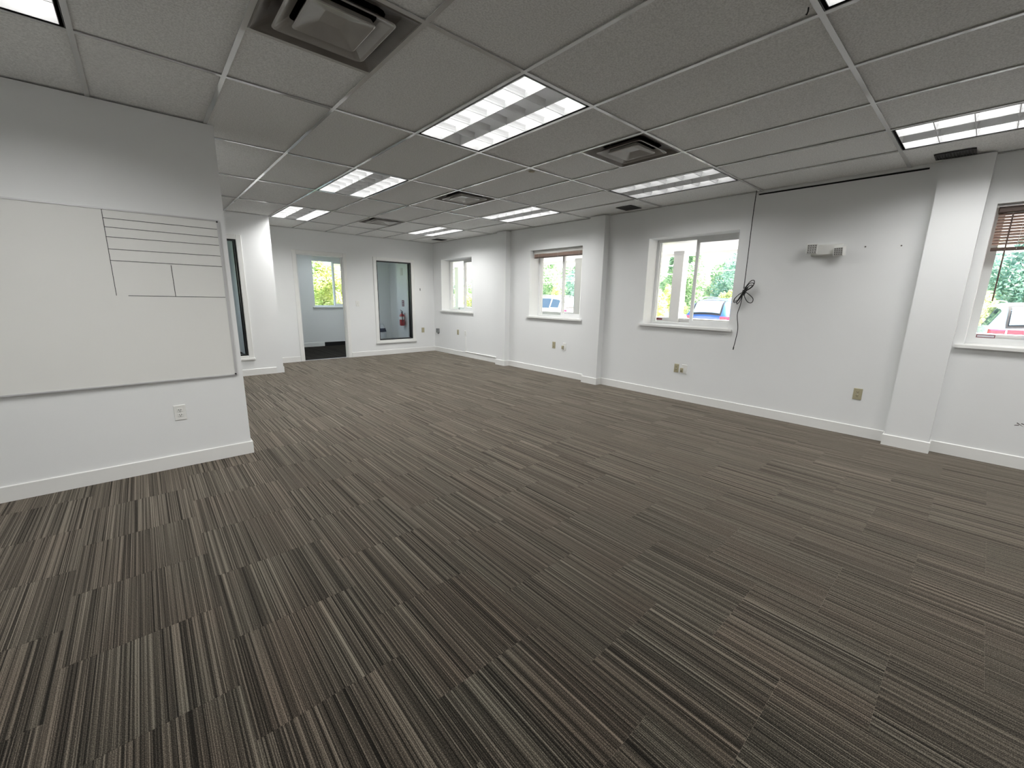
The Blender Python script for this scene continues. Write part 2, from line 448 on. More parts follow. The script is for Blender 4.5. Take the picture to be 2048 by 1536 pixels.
# ceilings of the two small back rooms
struct('ceiling_back_room', MB().box(A_X + .12, W, D + .13, B_Y, H + .15, H + .18), 'wall', 'plain ceiling of the room behind the doorway')
struct('ceiling_office', MB().box(XL, A_X, A_Y + .13, B_Y, H + .15, H + .18), 'wall', 'plain ceiling of the office')

# ---------------------------------------------------------------- suspended ceiling
ceil = struct('ceiling', MB().box(XL, W, YB, D, 2.93, 2.975), 'deck', 'suspended grid ceiling with grey speckled tiles')
TROF = [(0, 0), (0, 4), (0, 8), (4, 0), (4, 4), (4, 8), (4, -4), (0, -4), (-4, 0), (-4, 4), (-4, -4), (0, -8), (4, -8)]
DIFF = [(-2, 0), (2, 0), (2, 4), (2, 8)]
tcache = {}
def ctile(x0, x1, y0, y1):
    g = 0.0135
    w, d = x1 - x0 - 2 * g + 0.016, y1 - y0 - 2 * g + 0.016
    k = (round(w, 3), round(d, 3))
    if k not in tcache:
        tcache[k] = MB().box(0, w, 0, d, 0, 0.014).mesh('ceiling_tile', 'tile')
    link('ceiling_tile', tcache[k], ceil, (x0 + g - .008, y0 + g - .008, H + 0.0075 + R.uniform(0, 0.002)))
xs = [gx(i) for i in range(-6, 6)] + [gx(5) + G + 0.024]
rows = [-10, -8, -6, -4, -2, 0, 2, 4, 6, 8, 10]
occupied = set(TROF)
tee_cache = {}
def bar(name, x0, x1, y0, y1):
    k = (round(x1 - x0, 3), round(y1 - y0, 3))
    if k not in tee_cache:
        m_ = MB(); w, d = x1 - x0, y1 - y0
        m_.box(0, w, 0, d, 0, 0.0036)
        if w < d: m_.box(w / 2 - .001, w / 2 + .001, 0, d, .0036, 0.036)
        else: m_.box(0, w, d / 2 - .001, d / 2 + .001, .0036, 0.036)
        tee_cache[k] = m_.mesh(name, 'tbar')
    link(name, tee_cache[k], ceil, (x0, y0, H))
for ci in range(-6, 6):
    x0 = gx(ci); x1 = W if ci == 5 else gx(ci + 1)
    for ri in rows:
        y0 = gy(ri); y1 = D if ri == 10 else gy(ri + 2)
        lim = y1
        if x1 <= A_X + 0.2 and y0 < A_Y < y1: y1 = lim = A_Y
        if x1 <= A_X + 0.2 and y0 >= A_Y: continue
        if (ci, ri) in occupied: pass
        elif (ci, ri) in DIFF:
            ctile(x0, x1, gy(ri + 1), y1); bar('cross_tee', x0 + .012, x1 - .012, gy(ri + 1) - .012, gy(ri + 1) + .012)
        elif ci == 5 and ri == -2:
            # tile with a gap along the wall: dark slot above the window wall
            pass
        elif ci == 5:
            ctile(x0, x1 - .004, y0, y1)
        else: ctile(x0, x1, y0, y1)
        if ri != -10:
            bar('cross_tee', x0 + .012, x1 - .012, y0 - .012, y0 + .012)
    if ci != -6:
        bar('main_runner', x0 - .012, x0 + .012, YB, A_Y if x0 < A_X else D)
# the strip tile between the grille and the pilaster, stopping short of the wall so that a dark slot shows
ctile(gx(5), W + .002, gy(-2), 0.47)
ctile(gx(5), W - .016, 0.47, gy(0))
ctile_gap = 0
def angle(x0, x1, y0, y1): obj('wall_angle', MB().box(x0, x1, y0, y1, H - 0.001, H + 0.003), 'tbar', ceil)
angle(W - .02, W, YB, 0.155)
for a, b in ((1.95, 3.95), (4.24, 6.205), (6.48, D)): angle(W - .02, W, a, b)
angle(A_X + .12, W - .02, D - .02, D)
angle(XL, A_X, A_Y - .02, A_Y)

# ---------------------------------------------------------------- baseboards
def base(name, segs, label):
    """segs: boxes x0,x1,y0,y1 + outward axis of the face"""
    m_ = MB()
    for x0, x1, y0, y1, ax in segs:
        m_.cbox(x0, x1, y0, y1, 0, 0.108, 0.006, '+z')
    return struct(name, m_, 'trim', label)
bt = 0.013
wall_runs = [(YB, .157), (.467, 3.955), (4.235, 6.21), (6.475, D)]
segs = [(W - bt, W, a + (bt if i else 0), b - (bt if i < 3 else 0), '-x') for i, (a, b) in enumerate(wall_runs)]
for a, b in PIL:
    segs += [(W - .118 - bt, W - .118, a - bt, b + bt, '-x'), (W - .118, W, a - bt, a, '-y'), (W - .118, W, b, b + bt, '+y')]
base('baseboard_right', segs, 'white baseboard along the window wall and its pilasters')
base('baseboard_far', [(A_X + .12, 2.298, D - bt, D, '-y'), (3.342, W - bt, D - bt, D, '-y')], 'white baseboard of the far wall')
base('baseboard_office', [(XL, A_X + bt, A_Y - bt, A_Y, '-y'), (A_X + .12, A_X + .12 + bt, A_Y, D - bt, '+x')], 'white baseboard of the office wall')
base('baseboard_partition', [(XL, P_X + bt, P_Y - bt, P_Y, '-y'), (P_X, P_X + bt, P_Y, P_Y + .125, '+x'), (XL, P_X + bt, P_Y + .125, P_Y + .125 + bt, '+y')], 'white baseboard of the whiteboard partition')
base('baseboard_end', [(A_X + .12, 3.52, B_Y - bt, B_Y, '-y')], 'white baseboard in the back room')
struct('trim_1', MB().box(3.52, W, B_Y - .006, B_Y, 0, .10), 'black', 'black cove base in the back room')

# ---------------------------------------------------------------- door casing
dc = MB()
cw = 0.068
dc.cbox(DOOR[0] - cw, DOOR[0], D - .016, D, 0, DOOR[3] + cw, .004, '-y')
dc.cbox(DOOR[1], DOOR[1] + cw, D - .016, D, 0, DOOR[3] + cw, .004, '-y')
dc.cbox(DOOR[0], DOOR[1], D - .016, D, DOOR[3], DOOR[3] + cw, .004, '-y')
door = struct('door_1', dc, 'trim', 'white cased doorway opening without a door leaf')
j = MB()
j.box(DOOR[0], DOOR[0] + .014, D, D + .13, 0, DOOR[3]); j.box(DOOR[1] - .014, DOOR[1], D, D + .13, 0, DOOR[3])
j.box(DOOR[0] + .014, DOOR[1] - .014, D, D + .13, DOOR[3] - .014, DOOR[3])
j.box(DOOR[0] + .014, DOOR[0] + .026, D + .05, D + .085, 0, DOOR[3] - .014); j.box(DOOR[1] - .026, DOOR[1] - .014, D + .05, D + .085, 0, DOOR[3] - .014)
obj('door_jamb', j, 'trim', door)

# ---------------------------------------------------------------- windows
def mapper(axis, face, sgn):
    """(u, d, z) -> box on world axes; d grows outwards from the wall face"""
    if axis == 'x': return lambda m_, u0, u1, d0, d1, z0, z1: m_.box(face + sgn * d0, face + sgn * d1, u0, u1, z0, z1)
    return lambda m_, u0, u1, d0, d1, z0, z1: m_.box(u0, u1, face + sgn * d0, face + sgn * d1, z0, z1)

def slider(name, axis, face, u0, u1, z0, z1, sash_low_u, label, stick=(), fw=.038, sw=.04):
    """two-light sliding window; sash_low_u: the inner sash covers the low-u half"""
    B = mapper(axis, face, 1)
    f = MB()
    B(f, u0, u0 + fw, .235, .315, z0, z1); B(f, u1 - fw, u1, .235, .315, z0, z1)
    B(f, u0 + fw, u1 - fw, .235, .315, z1 - fw, z1); B(f, u0 + fw, u1 - fw, .235, .315, z0, z0 + fw * .8)
    for u in (u0 + fw, u1 - fw - .008): B(f, u, u + .008, .262, .274, z0 + fw * .8, z1 - fw)
    win = tag(obj(name, f, 'vinyl'), label, None, None, 'structure')
    um = (u0 + u1) / 2 - 0.01
    if sash_low_u: sa, sb, fa, fb = u0 + fw, um + .035, um + .01, u1 - fw
    else: sa, sb, fa, fb = um - .035, u1 - fw, u0 + fw, um - .01
    za, zb = z0 + fw * .8, z1 - fw
    s_ = MB()
    B(s_, sa, sa + sw, .238, .262, za, zb); B(s_, sb - sw, sb, .238, .262, za, zb)
    B(s_, sa + sw, sb - sw, .238, .262, zb - sw, zb); B(s_, sa + sw, sb - sw, .238, .262, za, za + sw)
    sash = obj('sash', s_, 'vinyl', win)
    p = MB(); B(p, sa + sw, sb - sw, .248, .252, za + sw, zb - sw); obj('pane', p, 'glass', sash)
    st = MB()
    if sash_low_u: B(st, fa, fa + .035, .275, .3, za, zb)
    else: B(st, fb - .035, fb, .275, .3, za, zb)
    obj('meeting_stile', st, 'vinyl', win)
    p = MB()
    if sash_low_u: B(p, fa + .035, fb, .286, .290, za, zb)
    else: B(p, fa, fb - .035, .286, .290, za, zb)
    obj('pane', p, 'glass', win)
    for (a, b, c, d, mat) in stick:
        q = MB(); B(q, a, b, .2835, .2855, c, d); obj('sticker', q, mat, win)
    sl = MB(); B(sl, u0 - .052, u1 + .052, -.036, 0, z0 - .026, z0); B(sl, u0, u1, 0, .235, z0 - .0, z0 + .0015)
    obj('sill', sl, 'trim', win)
    return win

slider('window_1', 'x', W, *WIN[0], WZ0, WZ1, True, 'white sliding window nearest the far corner')
slider('window_2', 'x', W, *WIN[1], WZ0, WZ1, True, 'white sliding window with raised brown blind between two pilasters')
slider('window_3', 'x', W, *WIN[2], WZ0, WZ1, True, 'white sliding window without blind beside the hanging cord',
       [(3.135, 3.225, 1.062, 1.088, 'sticker_red')])
w4 = slider('window_4', 'x', W, *WIN[3], WZ0, WZ1, False, 'white sliding window with half lowered brown blind at right edge', (), .024, .034)
slider('window_9_added', 'x', W, 9.32, 10.12, WZ0, WZ1, True, 'unseen sliding window added to light the back room')  # out of sight, added to let daylight into the back room
slider('window_5', 'y', B_Y, BW[0][0], BW[0][1], BW[0][2], BW[0][3] - .10, False, 'white sliding window seen through the doorway')
obj('head_filler', MB().box(BW[0][0], BW[0][1], B_Y + .215, B_Y + .3, BW[0][3] - .10, BW[0][3]), 'trim', bpy.data.objects['window_5'])
slider('window_6_added', 'y', B_Y, BW[1][0], BW[1][1], BW[1][2], BW[1][3], False, 'unseen sliding window added to light the office')  # never in view, put in for bluish daylight inside the office
# stickers on the near window's pane
for (a, b, c, d, mat, e) in [(-.085, .030, 1.066, 1.094, 'sticker_red', .2475), (-.079, .024, 1.072, 1.088, 'sticker_pale', .2465),
                             (-.37, -.235, 1.064, 1.104, 'sticker_pale', .2475), (-.50, -.36, 1.064, 1.104, 'sticker_blue', .2465)]:
    obj('sticker', MB().box(W + e + .036, W + e + .0365, a, b, c, d), mat, w4)

def interior_glass(name, axis_y, u0, u1, z0, z1, depth, label):
    y = axis_y
    f = MB(); cw = 0.075
    f.cbox(u0 - cw, u0, y - .018, y, z0 - .04, z1 + cw, .005, '-y'); f.cbox(u1, u1 + cw, y - .018, y, z0 - .04, z1 + cw, .005, '-y')
    f.cbox(u0, u1, y - .018, y, z1, z1 + cw, .005, '-y'); f.cbox(u0, u1, y - .018, y, z0 - .04, z0, .005, '-y')
    win = tag(obj(name, f, 'trim'), label, None, None, 'structure')
    obj('sill', MB().cbox(u0 - cw - .012, u1 + cw + .012, y - .034, y, z0 - .075, z0 - .04, .004, '-y'), 'trim', win)
    b = MB(); t = .022
    b.box(u0, u0 + t, y + .004, y + depth, z0, z1); b.box(u1 - t, u1, y + .004, y + depth, z0, z1)
    b.box(u0 + t, u1 - t, y + .004, y + depth, z1 - t, z1); b.box(u0 + t, u1 - t, y + .004, y + depth, z0, z0 + t)
    b.box(u0 + t, u0 + t + .012, y + .075, y + .09, z0 + t, z1 - t); b.box(u1 - t - .012, u1 - t, y + .075, y + .09, z0 + t, z1 - t)
    obj('black_frame', b, 'black', win)
    obj('pane', MB().box(u0 + t, u1 - t, y + .064, y + .070, z0 + t, z1 - t), 'glass_in', win)
    return win
interior_glass('window_7', D, *GLZ, .13, 'tall black framed interior window beside the doorway')
interior_glass('window_8', A_Y, *AG, .13, 'tall black framed interior window in the office wall')

# ---------------------------------------------------------------- recessed parabolic lights
def make_troffer():
    t = thing('ceiling_light', 'x', 'light')
    w, l = G, 2 * G
    a = 0.014                                  # inside edge of the T-bars
    h = MB(); z1 = .135
    for x0, x1, y0, y1 in ((a, a + .003, a, l - a), (w - a - .003, w - a, a, l - a), (a, w - a, a, a + .003), (a, w - a, l - a - .003, l - a)):
        h.box(x0, x1, y0, y1, .001, z1)
    h.box(a, w - a, a, l - a, z1, z1 + .004)
    obj('housing', h, 'black', t)
    s = a + .017                               # basket sides leave a dark slot
    r = MB()
    for x0, x1, y0, y1 in ((s, s + .002, s, l - s), (w - s - .002, w - s, s, l - s), (s, w - s, s, s + .002), (s, w - s, l - s - .002, l - s)):
        r.box(x0, x1, y0, y1, .002, z1 - .004)
    r.box(s, w - s, s, l - s, z1 - .004, z1 - .001)
    obj('reflector', r, 'refl', t)
    i0, i1, j0, j1 = s + .002, w - s - .002, s + .002, l - s - .002
    cw_, cl = (i1 - i0) / 3, (j1 - j0) / 6
    zb, zt = .003, .044
    prof = [(0.0026, zb), (0.0026, zb + .003), (0.0022, zb + .012), (0.0055, zb + .026), (0.013, zt)]
    tall = [(0.0026, zb), (0.0026, zb + .003), (0.0022, zb + .015), (0.005, zb + .05), (0.010, .114)]
    def blade_x(x):                             # runs along y
        m_ = MB(); V = []
        for sg in (-1, 1):
            pts = tall if sg < 0 else tall[::-1]
            for o_, z in pts: V += [(x + sg * o_, j0, z), (x + sg * o_, j1, z)]
        n = len(V) // 2
        m_.add(V, [(2 * k, 2 * k + 1, 2 * ((k + 1) % n) + 1, 2 * ((k + 1) % n)) for k in range(n)]); return m_
    def blade_y(y):
        m_ = MB(); V = []
        for sg in (-1, 1):
            pts = prof if sg < 0 else prof[::-1]
            for o_, z in pts: V += [(i0, y + sg * o_, z), (i1, y + sg * o_, z)]
        n = len(V) // 2
        m_.add(V, [(2 * ((k + 1) % n), 2 * ((k + 1) % n) + 1, 2 * k + 1, 2 * k) for k in range(n)]); return m_
    for k in (1, 2): obj('long_blade', blade_x(i0 + cw_ * k), 'alu', t)
    for k in range(1, 6): obj('cross_blade', blade_y(j0 + cl * k), 'alu', t)
    for k in (0.5, 2.5):
        obj('lamp_tube', MB().cyl((i0 + cw_ * k, j0 + .02, .080), (i0 + cw_ * k, j1 - .02, .080), .0135, n=8), 'lamp', t)
    return t
TL = {(0, 0): 'large ceiling light in the middle of the frame, eighteen bright cells',
      (0, 4): 'ceiling light between the big central light and the one by the office wall corner',
      (0, 8): 'farthest ceiling light of the left row, beside the office wall corner',
      (4, 0): 'ceiling light before the hanging cord on the window side',
      (4, 4): 'ceiling light on the window side between the two dark grilles',
      (4, 8): 'farthest ceiling light of the window row, near the far corner',
      (4, -4): 'ceiling light cut by the right edge of the frame, above the near window',
      (0, -4): 'ceiling light cut by the top edge of the frame at right',
      (-4, 0): 'ceiling light cut by the top left corner of the frame',
      (-4, 4): 'ceiling light behind the whiteboard partition', (-4, -4): 'unseen ceiling light added behind the viewpoint at left', (0, -8): 'unseen ceiling light added behind the viewpoint in the middle', (4, -8): 'unseen ceiling light added behind the viewpoint at right'}  # those behind the viewpoint are unseen, added to light the room
proto = make_troffer()
for k, (ci, ri) in enumerate(TROF):
    o = proto if k == 0 else copy_tree(proto)
    o.location = (gx(ci), gy(ri), H)
    bd = bpy.data.lights.new('beam', 'AREA'); bd.shape = 'RECTANGLE'; bd.size = .53; bd.size_y = 1.14
    bd.energy = BEAM * {(4, 0): .44, (4, 8): 1.15, (0, 8): 1.0, (4, 4): 1.0, (4, -4): .78, (0, 4): 1.1, (-4, 0): .88, (-4, -4): .88, (0, -4): .88}.get((ci, ri), 1.0); bd.spread = SPREAD; bd.color = (1.0, 0.995, 0.98)
    bo = bpy.data.objects.new('beam', bd); COL.objects.link(bo); bo.parent = o; bo.location = (G / 2, G, .0022)
    if (ci, ri) in ((4, 0), (4, 8), (0, 8)):
        for ch in o.children:
            if ch.name.startswith('lamp_tube'): ch.material_slots[0].link = 'OBJECT'; ch.material_slots[0].material = M['lamp_worn' if ri == 0 else 'lamp_boost']
    tag(o, TL[(ci, ri)], 'light', 'recessed parabolic ceiling lights')

o = copy_tree(proto); o.location = (-.3, 8.9, H - .004)  # unseen lamp, added to brighten what shows through the office pane
tag(o, 'unseen ceiling light added in the office behind the tall window', 'light')
bd = bpy.data.lights.new('beam', 'AREA'); bd.shape = 'RECTANGLE'; bd.size = .53; bd.size_y = 1.14; bd.energy = BEAM * .6; bd.spread = SPREAD; bd.color = (.84, .93, 1.0)
bo = bpy.data.objects.new('beam', bd); COL.objects.link(bo); bo.parent = o; bo.location = (G / 2, G, .0022)
o = copy_tree(proto); o.location = (3.2, 9.65, H - .004)  # unseen cool lamp, added to lift the back room walls
tag(o, 'unseen ceiling light added in the room behind the doorway', 'light')
bd = bpy.data.lights.new('beam', 'AREA'); bd.shape = 'RECTANGLE'; bd.size = .53; bd.size_y = 1.14; bd.energy = BEAM * .5; bd.spread = SPREAD; bd.color = (.86, .94, 1.0)
bo = bpy.data.objects.new('beam', bd); COL.objects.link(bo); bo.parent = o; bo.location = (G / 2, G, .0022)

# ---------------------------------------------------------------- square air diffusers
def rr(cx, cy, h, z, r, n=3):
    """rounded square ring of 4*(n+1) points"""
    P = []
    for q, (sx, sy) in enumerate(((1, 1), (-1, 1), (-1, -1), (1, -1))):
        for k in range(n + 1):
            t = math.pi / 2 * (q + k / n)
            P.append((cx + sx * (h - r) + r * math.cos(t), cy + sy * (h - r) + r * math.sin(t), z))
    return P
def rings(m_, specs, cx, cy, cap=False, flip=False):
    n = 16
    V = []
    for h, z, r in specs: V += rr(cx, cy, h, z, r)
    F = []
    for i in range(len(specs) - 1):
        for k in range(n):
            f = (i * n + k, i * n + (k + 1) % n, (i + 1) * n + (k + 1) % n, (i + 1) * n + k)
            F.append(tuple(reversed(f)) if flip else f)
    if cap: F.append(tuple((len(specs) - 1) * n + k for k in range(n)))
    return m_.add(V, F)
def make_diffuser(m_out, m_in):
    t = thing('air_diffuser', 'x', 'vent')
    c = G / 2
    f = rings(MB(), [(.292, .002, .006), (.285, -.003, .010), (.277, .001, .016), (.235, .030, .03), (.208, .040, .04), (.186, .046, .05)], c, c)
    obj('frame', f, m_out, t)
    o = rings(MB(), [(.158, .036, .03), (.208, .000, .03), (.215, -.006, .03), (.209, -.009, .03), (.199, -.004, .03), (.152, .030, .03)], c, c)
    obj('middle_ring', o, m_in, t)
    o = rings(MB(), [(.134, .016, .02), (.142, -.003, .02), (.144, -.007, .02), (.138, -.010, .02), (.127, -.007, .02)], c, c)
    # shallow pyramid in the middle
    V = rr(c, c, .127, -.007, .02) + rr(c, c, .048, .020, .004)
    o.add(V, [(k, (k + 1) % 16, 16 + (k + 1) % 16, 16 + k) for k in range(16)] + [tuple(range(16, 32))])
    obj('centre_cone', o, m_in, t)
    d = MB().cyl((c, c, .047), (c, c, .22), .185, n=24, caps=False); d.cyl((c, c, .216), (c, c, .222), .185, n=24)
    obj('duct', d, 'black', t)
    p = MB(); p.box(.014, .595, .014, .595, .078, .080); 
    b = MB()
    for x0, x1, y0, y1 in ((.014, .115, .014, .595), (.495, .595, .014, .595), (.115, .495, .014, .115), (.115, .495, .495, .595)):
        b.box(x0, x1, y0, y1, .0465, .050)
    obj('plenum_plate', b, m_out, t)
    for sx in (-1, 1):
        pass
    return t
DL = {(-2, 0): 'large square air diffuser above the left foreground, cut by the top edge',
      (2, 0): 'square air diffuser between the central light and the hanging cord',
      (2, 4): 'square air diffuser before the middle window, crisp bright rings',
      (2, 8): 'farthest square air diffuser, above the doorway'}
dproto = make_diffuser('diff_dirty_shade', 'diff'); dproto2 = make_diffuser('diff_dirty_shade', 'diff_mid')
for k, (ci, ri) in enumerate(DIFF):
    o = [dproto2, None, dproto, None][k] or copy_tree(dproto2 if k == 1 else dproto)
    o.location = (gx(ci), gy(ri), H); tag(o, DL[(ci, ri)], 'vent', 'square ceiling diffusers')

# small dark return grilles next to the window wall
for k, (y0, y1, lab) in enumerate([(.268, .508, 'dark ceiling grille above the nearest pilaster'),
                                   (3.350, 3.590, 'dark ceiling grille above the window without blind'),
                                   (8.200, 8.440, 'dark ceiling grille near the far corner')]):
    m_ = MB(); x0, x1 = 5.03, 5.285
    if k == 0: x0, x1 = 5.10, 5.29
    for s_ in ((x0, x1, y0, y0 + .012), (x0, x1, y1 - .012, y1), (x0, x0 + .012, y0, y1), (x1 - .012, x1, y0, y1)): m_.box(*s_, H - .003, H + .003)
    g_ = thing('ceiling_grille', lab, 'vent', (0, 0, 0), 0, 'small dark return grilles')
    obj('frame', m_, 'grille', g_)
    s_ = MB()
    n = 12
    for i in range(n):
        y = y0 + .016 + (y1 - y0 - .032) * (i + .5) / n; s_.box(x0 + .012, x1 - .012, y - .004, y + .004, H - .0015, H + .003)
    tag(obj('slat', s_, 'grille', g_), None, kind='stuff')
    obj('backing', MB().box(x0 + .01, x1 - .01, y0 + .01, y1 - .01, H + .0025, H + .0035), 'black', g_)
o = obj('sprinkler_cover', MB().lathe([(0, -.004), (.028, -.004), (.033, 0)], (3.06, 3.206, H + .004), 16), 'stain')
tag(o, 'small tan round cover on a ceiling tile beyond the central light', 'sprinkler cover')
o = obj('ceiling_hook', MB().tube([(2.263, .709, H + .004), (2.263, .709, H - .010), (2.272, .715, H - .016), (2.280, .720, H - .010)], .003), 'black')
tag(o, 'tiny black hook under a ceiling tile by the top edge light', 'hook')

# ---------------------------------------------------------------- whiteboard
wb = thing('whiteboard', 'white wall board with hand drawn black table lines', 'whiteboard', (0, 0, 0))
bx0, bx1, bz0, bz1 = -1.915, .527, .692, 1.897
# gently bowed panel
V = []; F = []; nx, nz = 24, 8
def bow(u, v): return P_Y - .011 - .010 * (1 - v) ** 2 * max(0.0, math.sin(math.pi * min(1, max(0, (u - .05) / .92)))) - .001
for i in range(nx + 1):
    for k in range(nz + 1):
        u, v = i / nx, k / nz
        V.append((bx0 + .008 + (bx1 - bx0 - .016) * u, bow(u, v), bz0 + .008 + (bz1 - bz0 - .016) * v))
for i in range(nx):
    for k in range(nz):
        a = i * (nz + 1) + k; F.append((a, a + nz + 1, a + nz + 2, a + 1))
m_ = MB(); m_.add(V, F, True)
m_.box(bx0 + .01, bx1 - .01, P_Y - .008, P_Y - .001, bz0 + .01, bz1 - .01)
obj('panel', m_, 'board', wb)
def edge_rail(z0, z1, v):
    q = MB()
    for i in range(nx):
        xa = bx0 + (bx1 - bx0) * i / nx; xb = bx0 + (bx1 - bx0) * (i + 1) / nx
        ya, yb = bow(i / nx, v) - .004, bow((i + 1) / nx, v) - .004
        q.add([(xa, ya, z0), (xb, yb, z0), (xb, P_Y, z0), (xa, P_Y, z0), (xa, ya, z1), (xb, yb, z1), (xb, P_Y, z1), (xa, P_Y, z1)],
              [(0, 3, 2, 1), (4, 5, 6, 7), (0, 1, 5, 4), (2, 3, 7, 6)])
    q.add([(bx1, P_Y - .016, z0), (bx1, P_Y, z0), (bx1, P_Y, z1), (bx1, P_Y - .016, z1)], [(0, 1, 2, 3)])
    return q
obj('edge_trim', edge_rail(bz0, bz0 + .010, 0), 'brushed', wb)
obj('edge_trim', edge_rail(bz1 - .010, bz1, 1), 'brushed', wb)
obj('edge_trim', MB().box(bx1 - .014, bx1, P_Y - .017, P_Y, bz0, bz1), 'brushed', wb)
obj('edge_trim', MB().box(bx0, bx0 + .014, P_Y - .017, P_Y, bz0, bz1), 'brushed', wb)
for z in (bz0 + .012, bz1 - .014): obj('screw', MB().cyl((bx1 - .012, P_Y - .021, z), (bx1 - .012, P_Y - .012, z), .006, n=10), 'black', wb)
def stroke(p, q, wd=.0034):
    pts = []
    n = max(2, int((Vector(p) - Vector(q)).length / .08))
    dv = (Vector(q) - Vector(p)); dv.normalize(); nrm = Vector((-dv[1], dv[0])) * wd / 2
    V = []; F = []
    for i in range(n + 1):
        c = Vector(p).lerp(Vector(q), i / n)
        for s_ in (-1, 1):
            e = c + nrm * s_; u = (e[0] - bx0 - .008) / (bx1 - bx0 - .016); v = (e[1] - bz0 - .008) / (bz1 - bz0 - .016)
            V.append((e[0], bow(u, min(1, max(0, v))) - .0012, e[1]))
    for i in range(n): F.append((2 * i, 2 * i + 1, 2 * i + 3, 2 * i + 2))
    obj('marker_line', MB().add(V, F), 'ink', wb)
for p, q in [((-.118, 1.893), (-.118, 1.324)), ((-.118, 1.833), (.511, 1.829)), ((-.119, 1.776), (.511, 1.770)), ((-.119, 1.713), (.511, 1.711)),
             ((-.119, 1.634), (.511, 1.632)), ((-.118, 1.559), (.513, 1.553)), ((-.057, 1.324), (.511, 1.319)), ((.202, 1.546), (.203, 1.322))]:
    stroke(p, q)

# ---------------------------------------------------------------- outlets, switches, jacks
def frame_of(axis, face):
    """returns f(m, u0,u1, d0,d1, z0,z1, chamfer): d grows out of the wall into the room"""
    def f(m_, u0, u1, d0, d1, z0, z1, c=None):
        if axis == 'x':
            if c: m_.cbox(face - d1, face - d0, u0, u1, z0, z1, c, '-x')
            else: m_.box(face - d1, face - d0, u0, u1, z0, z1)
        else:
            if c: m_.cbox(u0, u1, face - d1, face - d0, z0, z1, c, '-y')
            else: m_.box(u0, u1, face - d1, face - d0, z0, z1)
    return f
def outlet(axis, face, u, z, mat, label, name='wall_outlet', w=.072, h=.116, duplex=True, group='electrical outlets'):
    B = frame_of(axis, face)
    t = thing(name, label, 'outlet', (0, 0, 0), 0, group)
    p = MB(); B(p, u - w / 2, u + w / 2, 0, .0065, z - h / 2, z + h / 2, .003); obj('cover_plate', p, mat, t)
    if duplex:
        for dz in (-.0195, .0195):
            s_ = MB(); B(s_, u - .017, u + .017, .006, .0085, z + dz - .0135, z + dz + .0135, .0015)
            so = obj('socket', s_, mat, t)
            q = MB()
            for du in (-.0065, .0065): B(q, u + du - .0016, u + du + .0016, .0083, .009, z + dz - .001, z + dz + .0085)
            B(q, u - .0028, u + .0028, .0083, .009, z + dz - .0095, z + dz - .0045)
            obj('slots', q, 'slot', so)
        s_ = MB(); B(s_, u - .003, u + .003, .006, .0078, z - .003, z + .003); obj('screw', s_, 'brushed', t)
    return t
outlet('y', P_Y, .125, .438, 'white_plastic', 'white duplex outlet under the whiteboard', w=.074, h=.118)
outlet('x', W, .742, .438, 'beige', 'beige duplex outlet low on the wall below the emergency light')
outlet('x', W, 5.0, .530, 'beige', 'beige duplex outlet under the raised blind window')
outlet('x', W, 8.016, .535, 'beige', 'beige outlet between the grey box and the white outlet, far corner')
outlet('x', W, 7.716, .535, 'white_plastic', 'white outlet above the vertical raceway')
outlet('y', D, 1.872, .539, 'white_plastic', 'white outlet between the office wall and the doorway')
o = outlet('y', D, 5.097, .525, 'beige', 'blank beige plate beside the tall glass window', duplex=False)
def jack(u, z, label):
    B = frame_of('x', W)
    t = thing('data_jack', label, 'outlet', (0, 0, 0), 0, 'low voltage jacks')
    p = MB(); B(p, u - .058, u + .014, 0, .007, z - .062, z + .060, .003); obj('cover_plate', p, 'white_plastic', t)
    p = MB(); B(p, u - .010, u + .026, .004, .030, z - .045, z + .012, .004); bx = obj('jack_box', p, 'beige', t)
    p = MB(); B(p, u + .001, u + .014, .0295, .0305, z - .034, z - .022); obj('port', p, 'slot', bx)
    return t
jack(4.772, .528, 'white plate with small beige jack box under the raised blind window')
t = outlet('x', W, 2.700, .436, 'beige', 'beige outlet touching the jack plate under the window without blind', w=.066)
jack(2.610, .436, 'white plate with beige jack box under the window without blind')
# light switch beside the doorway
t = thing('light_switch', 'white light switch plate right of the doorway', 'switch', (0, 0, 0))
B = frame_of('y', D)
p = MB(); B(p, 3.488, 3.562, 0, .0065, 1.100, 1.216, .003); obj('cover_plate', p, 'white_plastic', t)
p = MB(); B(p, 3.520, 3.530, .006, .016, 1.150, 1.170, .002); obj('toggle', p, 'white_plastic', t)
p = MB()
for z in (1.128, 1.188): B(p, 3.521, 3.529, .006, .0075, z - .004, z + .004)
obj('screws', p, 'brushed', t)
t = thing('wall_hook', 'small grey hook right of the tall glass window', 'hook', (0, 0, 0))
obj('plate', MB().cbox(5.037, 5.057, D - .006, D, 1.462, 1.518, .002, '-y'), 'greybox', t)
obj('prong', MB().tube([(5.047, D - .004, 1.50), (5.047, D - .02, 1.488), (5.047, D - .026, 1.476), (5.047, D - .02, 1.468)], .003), 'greybox', t)
# grey junction box in the far corner
t = thing('junction_box', 'grey surface box on the window wall close to the far corner', 'electrical box', (0, 0, 0))
obj('body', MB().cbox(W - .042, W, 8.82, 8.915, .462, .565, .005, '-x'), 'greybox', t)
obj('connector', MB().cyl((W - .022, 8.845, .462), (W - .022, 8.845, .44), .013, n=10), 'black', t)
# raceway
t = thing('raceway', 'thin white raceway running down and along the baseboard top, far bay', 'raceway', (0, 0, 0))
obj('vertical_run', MB().cbox(W - .012, W, 7.694, 7.710, .112, .455, .003, '-x'), 'trim', t)
obj('horizontal_run', MB().cbox(W - .024, W, 6.478, 7.712, .1095, .122, .004, '-x'), 'trim', t)
